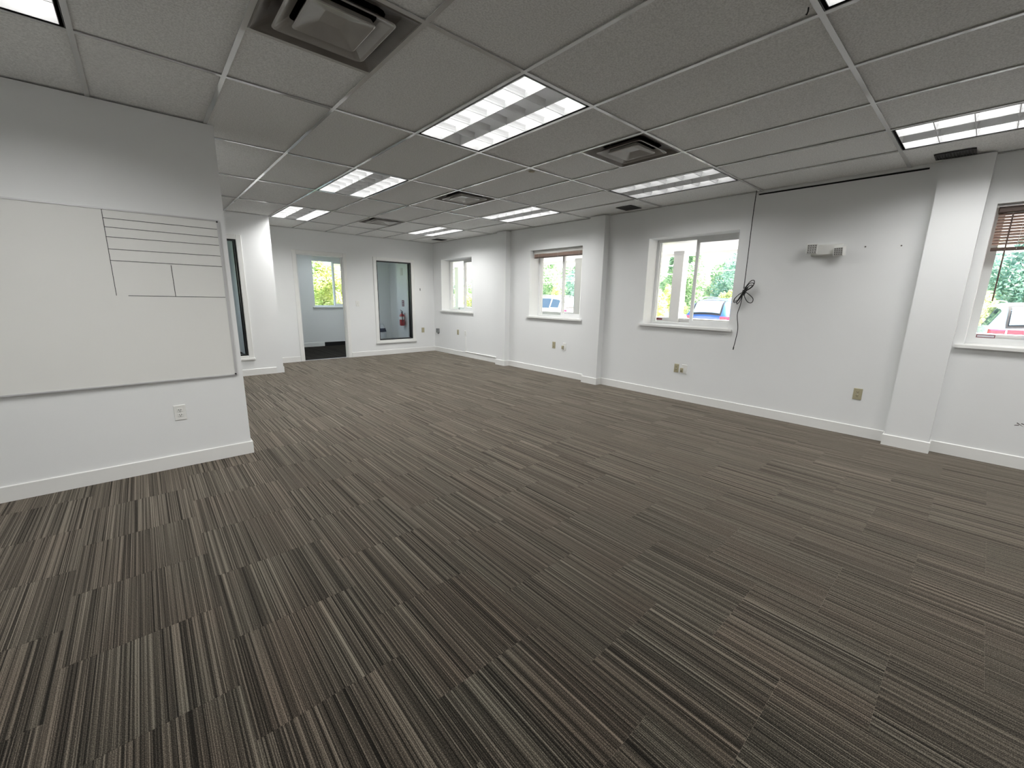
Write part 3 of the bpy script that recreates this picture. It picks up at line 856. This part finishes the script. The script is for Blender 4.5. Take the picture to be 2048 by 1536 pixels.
# nail heads and scuff on the window wall
for (y, z, lab) in [(.898, 1.899, 'small dark nail right of the emergency light'), (.634, 1.889, 'small dark nail nearer the pilaster')]:
    tag(obj('nail', MB().cyl((W, y, z), (W - .005, y, z), .006, n=8), 'scuff'), lab, 'nail', 'nails in the window wall')
m_ = MB()
for (y, z, s_, r_) in [(-.342, .376, .022, .5), (-.36, .383, .016, .2), (-.325, .368, .014, -.3)]:
    m_.add([(W - .0006, y - s_, z - s_ * r_ - .004), (W - .0006, y + s_, z + s_ * r_ - .002), (W - .0006, y + s_ * .8, z + s_ * r_ + .005), (W - .0006, y - s_ * .7, z - s_ * r_ + .002)], [(3, 2, 1, 0)])
tag(obj('scuff_mark', m_, 'scuff', wr), None)

# ---------------------------------------------------------------- emergency light
t = thing('emergency_light', 'white emergency light with two square lamp heads on the window wall', 'emergency light', (0, 0, 0))
obj('body', MB().cbox(W - .052, W, 1.075, 1.335, 1.832, 1.942, .010, '-x'), 'white_plastic', t)
def head(y0, y1, z0, z1, yaw):
    hd = obj('lamp_head', MB().cbox(-.045, 0.005, -(y1 - y0) / 2, (y1 - y0) / 2, -(z1 - z0) / 2, (z1 - z0) / 2, .006, '-x'), 'white_plastic', t,
             (W - .058, (y0 + y1) / 2, (z0 + z1) / 2))
    hd.rotation_euler = (0, math.radians(-8), yaw)
    l_ = MB(); hh = (y1 - y0) / 2 - .007; hz = (z1 - z0) / 2 - .007
    l_.box(-.047, -.0445, -hh, hh, -hz, hz); ln = obj('lens', l_, 'lens', hd)
    q = MB(); n = 4
    for i in range(n):
        for k in range(n):
            cy = -hh + 2 * hh * (i + .5) / n; cz = -hz + 2 * hz * (k + .5) / n
            q.add([(-.0475, cy - .0065, cz), (-.0475, cy, cz - .0065), (-.0475, cy + .0065, cz), (-.0475, cy, cz + .0065)], [(0, 1, 2, 3), (3, 2, 1, 0)])
    tag(obj('lens_dots', q, 'scuff', hd), None, kind='stuff')
head(1.278, 1.372, 1.855, 1.955, math.radians(10))
head(1.034, 1.124, 1.822, 1.908, math.radians(-14))

# ---------------------------------------------------------------- hanging cord
def bez(pts, n=10):
    """Catmull-Rom through the points"""
    P = [Vector(p) for p in pts]; P = [P[0] * 2 - P[1]] + P + [P[-1] * 2 - P[-2]]; out = []
    for i in range(1, len(P) - 2):
        a, b, c, d = P[i - 1:i + 3]
        for k in range(n):
            s_ = k / n
            out.append(.5 * ((2 * b) + (c - a) * s_ + (2 * a - 5 * b + 4 * c - d) * s_ ** 2 + (3 * b - a - 3 * c + d) * s_ ** 3))
    return out + [P[-2]]
XC = W - .06
t = thing('hanging_cord', 'black cord hanging from the ceiling, tied in a looped bundle', 'cord', (0, 0, 0))
obj('drop', MB().tube(bez([(XC + .02, 1.950, H + .02), (XC, 1.948, 2.30), (XC, 1.946, 1.90), (XC, 1.945, 1.563), (XC, 1.948, 1.50)]), .0042), 'cord', t)
obj('tail', MB().tube(bez([(XC, 1.950, 1.485), (XC, 1.952, 1.389), (XC, 1.962, 1.296), (XC, 1.980, 1.191), (XC, 1.955, 1.029), (XC, 1.964, .890), (XC, 1.976, .795)]), .0042), 'cord', t)
obj('plug_end', MB().cyl((XC, 1.975, .800), (XC, 1.978, .770), .007, .006, n=8), 'cord', t)
kc = Vector((XC, 1.940, 1.465))
def loop(tip, wd, lift=0.0):
    tip = Vector(tip); d = tip - kc; nrm = Vector((0, -d.z, d.y)).normalized() * wd
    return bez([kc, kc + d * .35 + nrm * .8 + Vector((lift, 0, 0)), kc + d * .8 + nrm + Vector((lift, 0, 0)), tip + Vector((lift, 0, 0)),
                kc + d * .78 - nrm + Vector((-lift, 0, 0)), kc + d * .3 - nrm * .7, kc], 8)
for tip, wd, lf in [((XC, 1.842, 1.590), .030, -.012), ((XC, 1.852, 1.560), .022, .010), ((XC, 1.858, 1.535), .016, -.004),
                    ((XC, 1.836, 1.338), .030, -.01), ((XC, 2.040, 1.335), .026, .012), ((XC, 2.030, 1.352), .016, -.012), ((XC, 2.000, 1.318), .012, 0.0)]:
    obj('loop', MB().tube(loop(tip, wd, lf), .0042), 'cord', t)
kn = []
for i in range(70):
    a = i / 70 * 2 * math.pi * 6; s_ = i / 69
    kn.append((XC + .019 * math.cos(a), 1.952 - .035 * s_ + .017 * math.sin(a), 1.420 + .095 * s_ + .010 * math.sin(a)))
obj('knot', MB().tube(kn, .0050), 'cord', t)

# ---------------------------------------------------------------- window blinds
def raised_blind(u0, u1, label):
    t = thing('window_blind', label, 'blind', (0, 0, 0), 0, 'brown wooden blinds')
    zt = WZ1 - .004
    obj('headrail', MB().cbox(W + .075, W + .135, u0, u1, zt - .05, zt, .004, '-x'), 'white_plastic', t)
    n = 9; z = zt - .062
    sm = MB().box(0, .05, 0, u1 - u0 - .012, 0, .0032).mesh('slat', 'wood')
    for i in range(n):
        link('slat', sm, t, (W + .08, u0 + .006, z - .0055 * i))
    zz = z - .0055 * n
    obj('bottom_rail', MB().cbox(W + .078, W + .132, u0 + .006, u1 - .006, zz - .016, zz, .003, '-x'), 'wood_dark', t)
    m_ = MB()
    for u in (u0 + .12, (u0 + u1) / 2, u1 - .12): m_.tube([(W + .076, u, zt - .05), (W + .076, u, zz - .012)], .0012, 5)
    obj('cord', m_, 'white_plastic', t)
raised_blind(WIN[1][0] + .012, WIN[1][1] - .012, 'brown wooden blind raised to the window top between two pilasters')
def lowered_blind(u0, u1, zbot, label):
    t = thing('window_blind', label, 'blind', (0, 0, 0), 0, 'brown wooden blinds')
    zt = WZ1 - .020
    obj('headrail', MB().cbox(W + .068, W + .135, u0, u1, zt - .045, zt, .004, '-x'), 'wood_dark', t)
    z = zt - .060; n = int((z - zbot - .03) / .0235) + 1
    a = math.radians(26); ca, sa = math.cos(a), math.sin(a); hw = .024
    sm = MB().add([(-hw * ca, 0, -hw * sa), (hw * ca, 0, hw * sa), (hw * ca, u1 - u0 - .012, hw * sa), (-hw * ca, u1 - u0 - .012, -hw * sa),
                   (-hw * ca, 0, -hw * sa + .003), (hw * ca, 0, hw * sa + .003), (hw * ca, u1 - u0 - .012, hw * sa + .003), (-hw * ca, u1 - u0 - .012, -hw * sa + .003)],
                  [(0, 3, 2, 1), (4, 5, 6, 7), (0, 1, 5, 4), (1, 2, 6, 5), (2, 3, 7, 6), (3, 0, 4, 7)]).mesh('slat', 'wood')
    for i in range(n): link('slat', sm, t, (W + .10, u0 + .006, z - .0235 * i))
    obj('bottom_rail', MB().cbox(W + .074, W + .126, u0 + .006, u1 - .006, zbot - .006, zbot + .020, .004, '-x'), 'wood_dark', t)
    m_ = MB()
    for u in (u1 - .15, (u0 + u1) / 2, u0 + .15): m_.tube([(W + .074, u, zt - .045), (W + .072, u, zbot)], .0013, 5)
    obj('ladder_cord', m_, 'white_plastic', t)
    obj('tilt_wand', MB().tube([(W + .055, u1 - .085, zt - .06), (W + .05, u1 - .088, 1.75), (W + .05, u1 - .090, 1.39)], .005, 8), 'wood_dark', t)
lowered_blind(WIN[3][0] + .012, WIN[3][1] - .014, 1.815, 'brown wooden blind half lowered with dark wand, window at right edge')

# ---------------------------------------------------------------- things in the back room
PX = W - .118
t = thing('fire_extinguisher', 'red fire extinguisher hung on the pilaster behind the tall glass', 'fire extinguisher', (PX - .085, 10.365, .545))
obj('cylinder', MB().lathe([(0, 0), (.05, 0), (.066, .012), (.07, .03), (.07, .255), (.062, .285), (.035, .312), (.02, .32), (.02, .335), (0, .335)], (0, 0, 0), 20), 'red', t)
sl = MB()
for r_ in (.0706,):
    V = []; n = 10
    for k in range(n + 1):
        a = math.radians(150 + 140 * k / n)
        V += [(r_ * math.cos(a), r_ * math.sin(a), .165), (r_ * math.cos(a), r_ * math.sin(a), .245)]
    sl.add(V, [(2 * k, 2 * k + 2, 2 * k + 3, 2 * k + 1) for k in range(n)], True)
obj('paper_band', sl, 'white_plastic', t)
vb = MB().cyl((0, 0, .335), (0, 0, .365), .018, n=10); vb.box(-.014, .014, -.035, .065, .362, .372); vb.add([(-.012, -.02, .378), (.012, -.02, .378), (.012, .085, .412), (-.012, .085, .412), (-.012, -.02, .384), (.012, -.02, .384), (.012, .085, .418), (-.012, .085, .418)], [(0, 3, 2, 1), (4, 5, 6, 7), (0, 1, 5, 4), (1, 2, 6, 5), (2, 3, 7, 6), (3, 0, 4, 7)])
obj('valve_handle', vb, 'black', t)
obj('hose', MB().tube(bez([(0, -.02, .355), (-.02, -.065, .35), (-.03, -.085, .28), (-.03, -.083, .16), (-.03, -.08, .10)]), .009, 8), 'black', t)
obj('bracket', MB().box(.066, .085, -.03, .03, .12, .34), 'brushed', t)
t = thing('safety_sign', 'small red sign above the fire extinguisher', 'sign', (0, 0, 0))
obj('panel', MB().box(PX - .004, PX, 10.385, 10.505, 1.055, 1.215), 'sticker_red', t)
q = MB()
for i in range(3): q.box(PX - .0052, PX - .004, 10.41, 10.485, 1.17 - i * .045, 1.19 - i * .045)
obj('printed_bars', q, 'sticker_pale', t)
t = thing('fire_alarm', 'dark red alarm box high on the pilaster, cut by window top', 'alarm', (0, 0, 0))
obj('body', MB().cbox(PX - .05, PX, 10.43, 10.565, 2.165, 2.30, .008, '-x'), 'red', t)
obj('strobe_lens', MB().cbox(PX - .068, PX - .05, 10.46, 10.535, 2.215, 2.265, .006, '-x'), 'lens', t)
t = thing('notice_sheet', 'pale yellowish notice taped high above the fire extinguisher', 'paper', (0, 0, 0))
obj('sheet', MB().box(PX - .002, PX - .0008, 10.40, 10.55, 1.86, 2.06), 'board', t)
q = MB()
for i in range(5): q.box(PX - .0028, PX - .002, 10.42, 10.44, 1.88 + i * .034, 1.90 + i * .034)
obj('printed_marks', q, 'stain', t)
# tote bag on the floor at the left of the glass
t = thing('tote_bag', 'white bag with a navy panel on the back room floor', 'bag', (4.99, 11.22, 0.0))
def bagring(z, rx_, ry_, sh): return [(rx_ * math.cos(2 * math.pi * k / 14) * (1 + .06 * math.sin(5 * k + sh)), ry_ * math.sin(2 * math.pi * k / 14) * (1 + .06 * math.cos(3 * k + sh)), z) for k in range(14)]
def bagm(zs):
    V = []; F = []
    for i, (z, a, b) in enumerate(zs): V += bagring(z, a, b, i * .7)
    for i in range(len(zs) - 1):
        for k in range(14): F.append((i * 14 + k, i * 14 + (k + 1) % 14, (i + 1) * 14 + (k + 1) % 14, (i + 1) * 14 + k))
    return MB().add(V, F, True)
b_ = bagm([(0.002, .10, .08), (.03, .14, .11), (.15, .15, .12), (.30, .145, .11), (.42, .12, .09), (.50, .07, .05), (.53, .05, .03)]); b_.add(bagring(.002, .1, .08, 0), [tuple(range(13, -1, -1))])
obj('body', b_, 'bag', t)
obj('navy_panel', bagm([(.33, .149, .117), (.38, .140, .110), (.43, .124, .096)]), 'navy', t)
obj('strap', MB().tube(bez([(-.09, -.06, .44), (-.07, -.08, .52), (0, -.07, .57), (.07, -.05, .52), (.09, -.05, .44)]), .008), 'bag', t)

# ---------------------------------------------------------------- outdoors
GZ = -0.28
struct('parking_lot', MB().box(W + WT, 60, -30, 60, GZ - .2, GZ), 'asphalt', 'sunlit grey parking lot outside')
struct('lawn', MB().box(-20, W + WT, B_Y + .31, 60, GZ - .2, GZ + .02), 'leaf_a', 'green ground beyond the end wall')
struct('porch_floor', MB().box(W + WT, 9.95, -6, 18, GZ, -0.06), 'concrete', 'concrete porch slab outside the windows')
sf = struct('porch_soffit', MB().box(W + WT - .0, 10.15, -6, 18, 2.475, 2.62), 'soffit', 'white slatted porch soffit outside the windows')
sm = MB().cbox(0, .118, 0, 24, 0, .012, .004, '-z').mesh('soffit_board', 'soffit')
for i in range(35): link('soffit_board', sm, sf, (W + WT + .02 + .122 * i, -6, 2.463))
obj('fascia', MB().box(10.15, 10.19, -6, 18, 2.40, 2.66), 'soffit', sf)
def post(y, label):
    t = thing('porch_post', label, 'post', (9.78, y, -0.06), 0, 'square porch posts')
    obj('shaft', MB().cbox(-.12, .12, -.12, .12, 0, 2.523, .003, '+z'), 'post', t)
    for z0, z1 in ((2.45, 2.522), (0, .16)):
        m_ = MB(); m_.box(-.132, .132, -.132, -.12, z0, z1); m_.box(-.132, .132, .12, .132, z0, z1); m_.box(-.132, -.12, -.12, .12, z0, z1); m_.box(.12, .132, -.12, .12, z0, z1)
        obj('collar', m_, 'post', t)
post(5.02, 'square pale post seen through the window without blind')
post(8.06, 'square pale post at the right of the raised blind window')
post(14.35, 'square pale post filling the window nearest the far corner')
for a, b, lab in ((-6, 4.895, 'low pale porch wall running right from the post, seen below the silver car'),
                  (5.145, 7.935, 'low pale porch wall left of the post, window without blind'),
                  (8.185, 14.225, 'low pale porch wall seen below the white car'), (14.475, 18, 'low pale porch wall beyond the far post')):
    hw = thing('porch_half_wall', lab, 'wall', (9.78, a, -0.06), 0, 'porch half walls')
    obj('wall_section', MB().box(-.07, .07, .002, b - a - .002, 0, .94), 'post', hw); obj('wall_cap', MB().cbox(-.10, .10, .002, b - a - .002, .94, .98, .005, '+z'), 'post', hw)

# --- cars
ST = [(0.0, .80, .72, .90, .95, .66), (.05, .87, .80, 1.00, 1.06, .70), (.16, .90, .82, 1.02, 1.28, .68), (.30, .92, .83, 1.02, 1.52, .66),
      (.55, .93, .84, 1.01, 1.64, .65), (1.1, .94, .85, 1.0, 1.70, .65), (1.8, .94, .85, .99, 1.70, .65), (2.5, .94, .85, .98, 1.67, .64),
      (2.9, .94, .84, .98, 1.46, .64), (3.35, .94, .82, .97, 1.08, .68), (3.9, .92, .80, .93, 1.02, .66), (4.35, .86, .72, .84, .92, .60), (4.6, .74, .55, .66, .70, .50)]
def stn(x):
    for a, b in zip(ST, ST[1:]):
        if a[0] <= x <= b[0]:
            s_ = (x - a[0]) / (b[0] - a[0]); return [a[i] + (b[i] - a[i]) * s_ for i in range(6)]
    return list(ST[-1] if x > 1 else ST[0])
def ring(x):
    _, hw, zs, zb, zr, hr = stn(x)
    half = [(0, .24), (hw * .86, .24), (hw * .97, .40), (hw, zs), (hw * .985, zb), (hr + .02, zb + (zr - zb) * .86), (hr * .80, zr - .01), (hr * .4, zr + .012), (0, zr + .018)]
    return half
def car(name, body, label, loc, rz, bar_light=False, rails=True):
    t = thing(name, label, 'car', loc, rz)
    xs_ = sorted({s_[0] for s_ in ST} | {.1, .22, .42, .8, 2.15, 2.7, 3.1})
    V = []; F = []
    nr = 16
    for x in xs_:
        h_ = ring(x); full = h_ + [(-y, z) for y, z in h_[-2:0:-1]]
        V += [(x, y, z) for y, z in full]
    for i in range(len(xs_) - 1):
        for k in range(nr): F.append((i * nr + k, (i + 1) * nr + k, (i + 1) * nr + (k + 1) % nr, i * nr + (k + 1) % nr))
    m_ = MB().add(V, F, True)
    m_.add(V, [tuple(range(nr)), tuple(range((len(xs_) - 1) * nr, len(xs_) * nr))[::-1]])
    obj('body', m_, body, t)
    def off(x, y, z, n): return (x + n[0], y + n[1], z + n[2])
    def side(x0, x1, lo, hi, sg, mat, nm, n=6):
        """patch on the greenhouse side between belt (lo=0) and roof edge (hi=1)"""
        V = []
        for i in range(n + 1):
            x = x0 + (x1 - x0) * i / n; h_ = ring(x); a, b = Vector(h_[4]), Vector(h_[5])
            for s_ in (lo, hi):
                p = a.lerp(b, s_); V.append((x, sg * (p[0] + .008), p[1]))
        f = [(2 * i, 2 * i + 2, 2 * i + 3, 2 * i + 1) for i in range(n)]
        if sg > 0: f = [tuple(reversed(q)) for q in f]
        obj(nm, MB().add(V, f, True), mat, t)
    for sg in (-1, 1):
        side(.42, 1.02, .12, .92, sg, 'car_glass', 'quarter_window'); side(1.10, 1.85, .06, .94, sg, 'car_glass', 'rear_door_window'); side(1.93, 2.78, .05, .94, sg, 'car_glass', 'front_door_window')
    def top(x0, x1, mat, nm, wd, n=6, ins=.008):
        V = []
        for i in range(n + 1):
            x = x0 + (x1 - x0) * i / n; h_ = ring(x)
            pts = [(-h_[6][0] * wd, h_[6][1]), (-h_[7][0], h_[7][1]), (0, h_[8][1]), (h_[7][0], h_[7][1]), (h_[6][0] * wd, h_[6][1])]
            V += [(x - ins * .9, y, z + ins * .6) for y, z in pts]
        f = [(i * 5 + k, (i + 1) * 5 + k, (i + 1) * 5 + k + 1, i * 5 + k + 1) for i in range(n) for k in range(4)]
        obj(nm, MB().add(V, f, True), mat, t)
    top(.035, .50, 'tyre', 'rear_window_surround', 1.14, 6, .004); top(.075, .43, 'car_rear_glass', 'rear_window', 1.02, 6, .012); top(2.62, 3.28, 'car_glass', 'windscreen', 1.1)
    for sg in (-1, 1):
        m_ = MB(); m_.cbox(-.012, .20, sg * .60, sg * .905, .84, .98, .03, '-x'); obj('tail_light', m_, 'redlamp', t)
        m_ = MB().cbox(4.30, 4.5, sg * .5, sg * .80, .70, .80, .02, '+x'); obj('headlight', m_, 'lens', t)
        m_ = MB().cbox(2.75, 2.95, sg * .95, sg * 1.10, 1.0, 1.12, .02, '-x'); obj('mirror', m_, body, t)
    if bar_light: obj('light_bar', MB().cbox(-.025, .05, -.58, .58, .87, .985, .01, '-x'), 'redlamp', t)
    obj('rear_bumper', MB().cbox(-.09, .12, -.84, .84, .40, .66, .03, '-x'), body if body != 'car_blue' else 'car_blue', t)
    obj('lower_trim', MB().cbox(-.07, .2, -.80, .80, .24, .42, .03, '-x'), 'tyre', t)
    obj('number_plate', MB().cbox(-.030, .02, -.16, .16, .72, .86, .004, '-x'), 'bag', t)
    if rails:
        for sg in (-1, 1):
            obj('roof_rail', MB().tube(bez([(.6, sg * .60, 1.63), (.72, sg * .61, 1.72), (1.5, sg * .61, 1.755), (2.2, sg * .60, 1.735), (2.4, sg * .59, 1.665)]), .018, 6), 'rim', t)
    for x in (.85, 3.75):
        for sg in (-1, 1):
            y = sg * .94
            wm = MB().cyl((x, y - sg * .22, .345), (x, y + sg * .01, .345), .345, n=20); wo = obj('wheel', wm, 'tyre', t)
            rm = MB().cyl((x, y + sg * .008, .345), (x, y + sg * .02, .345), .23, n=14)
            for k in range(5):
                a = 2 * math.pi * k / 5; rm.cyl((x, y + sg * .022, .345), (x + .2 * math.cos(a), y + sg * .022, .345 + .2 * math.sin(a)), .022, n=5)
            obj('rim', rm, 'rim', wo)
    return t
car('white_suv', 'car_white', 'white car seen through the raised blind window', (17.5 + .93, 15.55, GZ), math.radians(90))
car('blue_suv', 'car_blue', 'blue car seen through the window without blind', (17.5, 7.72, GZ), math.radians(-3))
car('silver_suv', 'car_silver', 'silver car seen through the window at right edge', (17.4, -1.02, GZ), math.radians(9), True)

# --- trees and shrubs
def foliage_mesh(name, mat, seed, blobs, n, size):
    r = random.Random(seed); V = []; F = []
    for _ in range(n):
        c, rad = blobs[r.randrange(len(blobs))]
        while True:
            d = Vector((r.uniform(-1, 1), r.uniform(-1, 1), r.uniform(-1, 1)))
            if .02 < d.length < 1: break
        d = d.normalized() * (r.random() ** .35)
        p = Vector(c) + Vector((d.x * rad[0], d.y * rad[1], d.z * rad[2]))
        a = Vector((r.uniform(-1, 1), r.uniform(-1, 1), r.uniform(-.8, .5))).normalized(); b = a.orthogonal().normalized()
        b.rotate(Matrix.Rotation(r.uniform(0, 6.28), 3, a)); s_ = size * r.uniform(.6, 1.3); nn = a.cross(b) * s_ * .18
        o = len(V); V += [p - a * s_, p + b * s_ * .45 + nn, p + a * s_, p - b * s_ * .45 + nn]
        F += [(o, o + 1, o + 2), (o, o + 2, o + 3)]
    me = bpy.data.meshes.new(name); me.from_pydata([tuple(v) for v in V], [], F); me.materials.append(M[mat]); me.update(); return me
def crown(seed, h, w, n=9):
    r = random.Random(seed); out = []
    for i in range(n):
        z = h * (.16 + .72 * i / (n - 1)); k = math.sin(math.pi * (.25 + .65 * i / (n - 1)))
        out.append(((r.uniform(-.5, .5) * w * k, r.uniform(-.5, .5) * w * k, z), (w * .55 * k * r.uniform(.7, 1.1), w * .55 * k * r.uniform(.7, 1.1), h * .20 * r.uniform(.8, 1.2))))
    return out
fm = [foliage_mesh('foliage', 'leaf_a', 3, crown(3, 4.4, 1.7), 12000, .085), foliage_mesh('foliage', 'leaf_b', 5, crown(5, 4.5, 1.8), 12000, .08),
      foliage_mesh('foliage', 'leaf_y', 8, crown(8, 3.0, 1.5), 7000, .075)]
trunk = MB().tube([(0, 0, 0), (.05, .02, 1.2), (-.04, .05, 2.4), (.02, 0, 3.4)], .09, 8).mesh('trunk', 'bark')
trunk_s = MB().tube([(0, 0, 0), (.04, .02, .6), (-.02, .03, 1.4)], .05, 6).mesh('trunk', 'bark')
def tree(kind, x, y, sc, rz, label, name='tree', group='trees beyond the parked cars'):
    t = thing(name, label, 'tree', (x, y, GZ), rz, group); t.scale = (sc, sc, sc)
    link('trunk', trunk_s if kind == 2 else trunk, t); tag(link('foliage', fm[kind], t), None, kind='stuff')
    return t
WN = ['the window nearest the far corner', 'the raised blind window', 'the window without blind', 'the window at right edge']
def seen_in(x, y):
    q = W * y / x
    for i, (a, b) in enumerate(WIN):
        if a - .25 < q < b + .25: return i
    return None
spots = []
for row, (xr, st) in enumerate(((25.3, 3.5), (29.6, 3.5))):
    y = -8.0 + 1.7 * row
    while y < 40:
        spots.append((xr + R.uniform(-.4, .4), y + R.uniform(-.2, .2), len(spots) % 3 != 0 and row == 0, R.uniform(1.0, 1.08) + .16 * row)); y += st
spots = [(x, y, 1 if b else 0, s_) for x, y, b, s_ in spots]
spots += [(x, y, 2, s_) for x, y, s_ in ((23.1, .62, .92), (23.1, -3.6, .85), (23.1, 12.4, .78), (23.1, 15.6, .8), (23.1, 24.6, .95), (23.1, 9.0, .68), (23.1, 21.0, .85), (23.1, 33.5, .95))]
KN = ('mid green', 'blue green', 'yellow green'); ordw = ('first', 'second', 'third', 'fourth', 'fifth', 'sixth')
rank = {}
for x, y, kd, s_ in sorted(spots, key=lambda q: -q[1] / q[0]):
    w_ = seen_in(x, y); nm = 'bush' if kd == 2 else 'tree'
    if w_ is None: lab, grp = '%s %s outside, between the views of the windows' % (KN[kd], nm), KN[kd] + ' planting between the window views'
    else:
        r_ = rank[(w_, kd)] = rank.get((w_, kd), 0) + 1
        lab, grp = '%s %s, %s from left of its kind through %s' % (KN[kd], nm, ordw[r_ - 1], WN[w_]), 'trees beyond the parked cars'
    tree(kd, x, y, s_, R.uniform(0, 6), lab, nm, grp)
rank = {}
for x, y, kd, s_ in sorted(((3.4, 23.5, 0, 1.0), (7.0, 24.2, 0, .95), (10.4, 24, 1, .95), (6.0, 19.2, 2, .98), (7.5, 19.8, 2, .95), (-.5, 22, 1, 1.0)), key=lambda q: q[0] / q[1]):
    r_ = rank[kd] = rank.get(kd, 0) + 1; nm = 'bush' if kd == 2 else 'tree'
    tree(kd, x, y, s_, R.uniform(0, 6), '%s %s, %s from left of its kind outside the doorway window' % (KN[kd], nm, ordw[r_ - 1]), nm, 'trees outside the back room window')
# planting by the low wall
pm = foliage_mesh('foliage', 'leaf_y', 21, [((0, 0, .9), (.42, .42, .75)), ((.1, .2, 1.5), (.3, .3, .45)), ((-.1, -.2, .5), (.4, .4, .5))], 1300, .11)
pg = foliage_mesh('foliage', 'leaf_a', 22, [((0, 0, .6), (.4, .4, .5)), ((0, .1, 1.1), (.25, .25, .4))], 900, .10)
pf = foliage_mesh('flowers', 'flower', 23, [((0, 0, .75), (.35, .35, .35))], 60, .07)
for (x, y, mesh_, s_, lab) in [(13.1, 7.4, pm, 1.0, 'tall yellow green shrub left of the porch post, window without blind'), (12.85, 6.45, pg, .8, 'small flowering green shrub right of the porch post, window without blind'),
                               
                               (13.1, 20.2, pm, 1.0, 'yellow green shrub beside the post in the far corner window')]:
    t = thing('shrub', lab, 'shrub', (x, y, GZ), R.uniform(0, 6)); t.scale = (s_, s_, s_)
    obj('stem', MB().tube([(0, 0, 0), (.03, 0, .5), (-.02, .03, 1.0)], .02, 6), 'bark', t)
    tag(link('foliage', mesh_, t), None, kind='stuff')
    if mesh_ is pg: tag(link('flowers', pf, t), 'pink flowers', kind='stuff')
# overhead cables
for (z0, z1, lab) in [(2.90, 3.13, 'upper pale overhead cable crossing in front of the trees'), (2.50, 2.70, 'lower pale overhead cable crossing in front of the trees')]:
    pts = [(20.0, y, z0 + (z1 - z0) * (13 - y) / 6 + .00) for y in (34, 24, 16, 10, 4, -4, -12)]
    tag(obj('overhead_cable', MB().tube(pts, .022, 6), 'cable'), lab, 'cable', 'overhead cables')
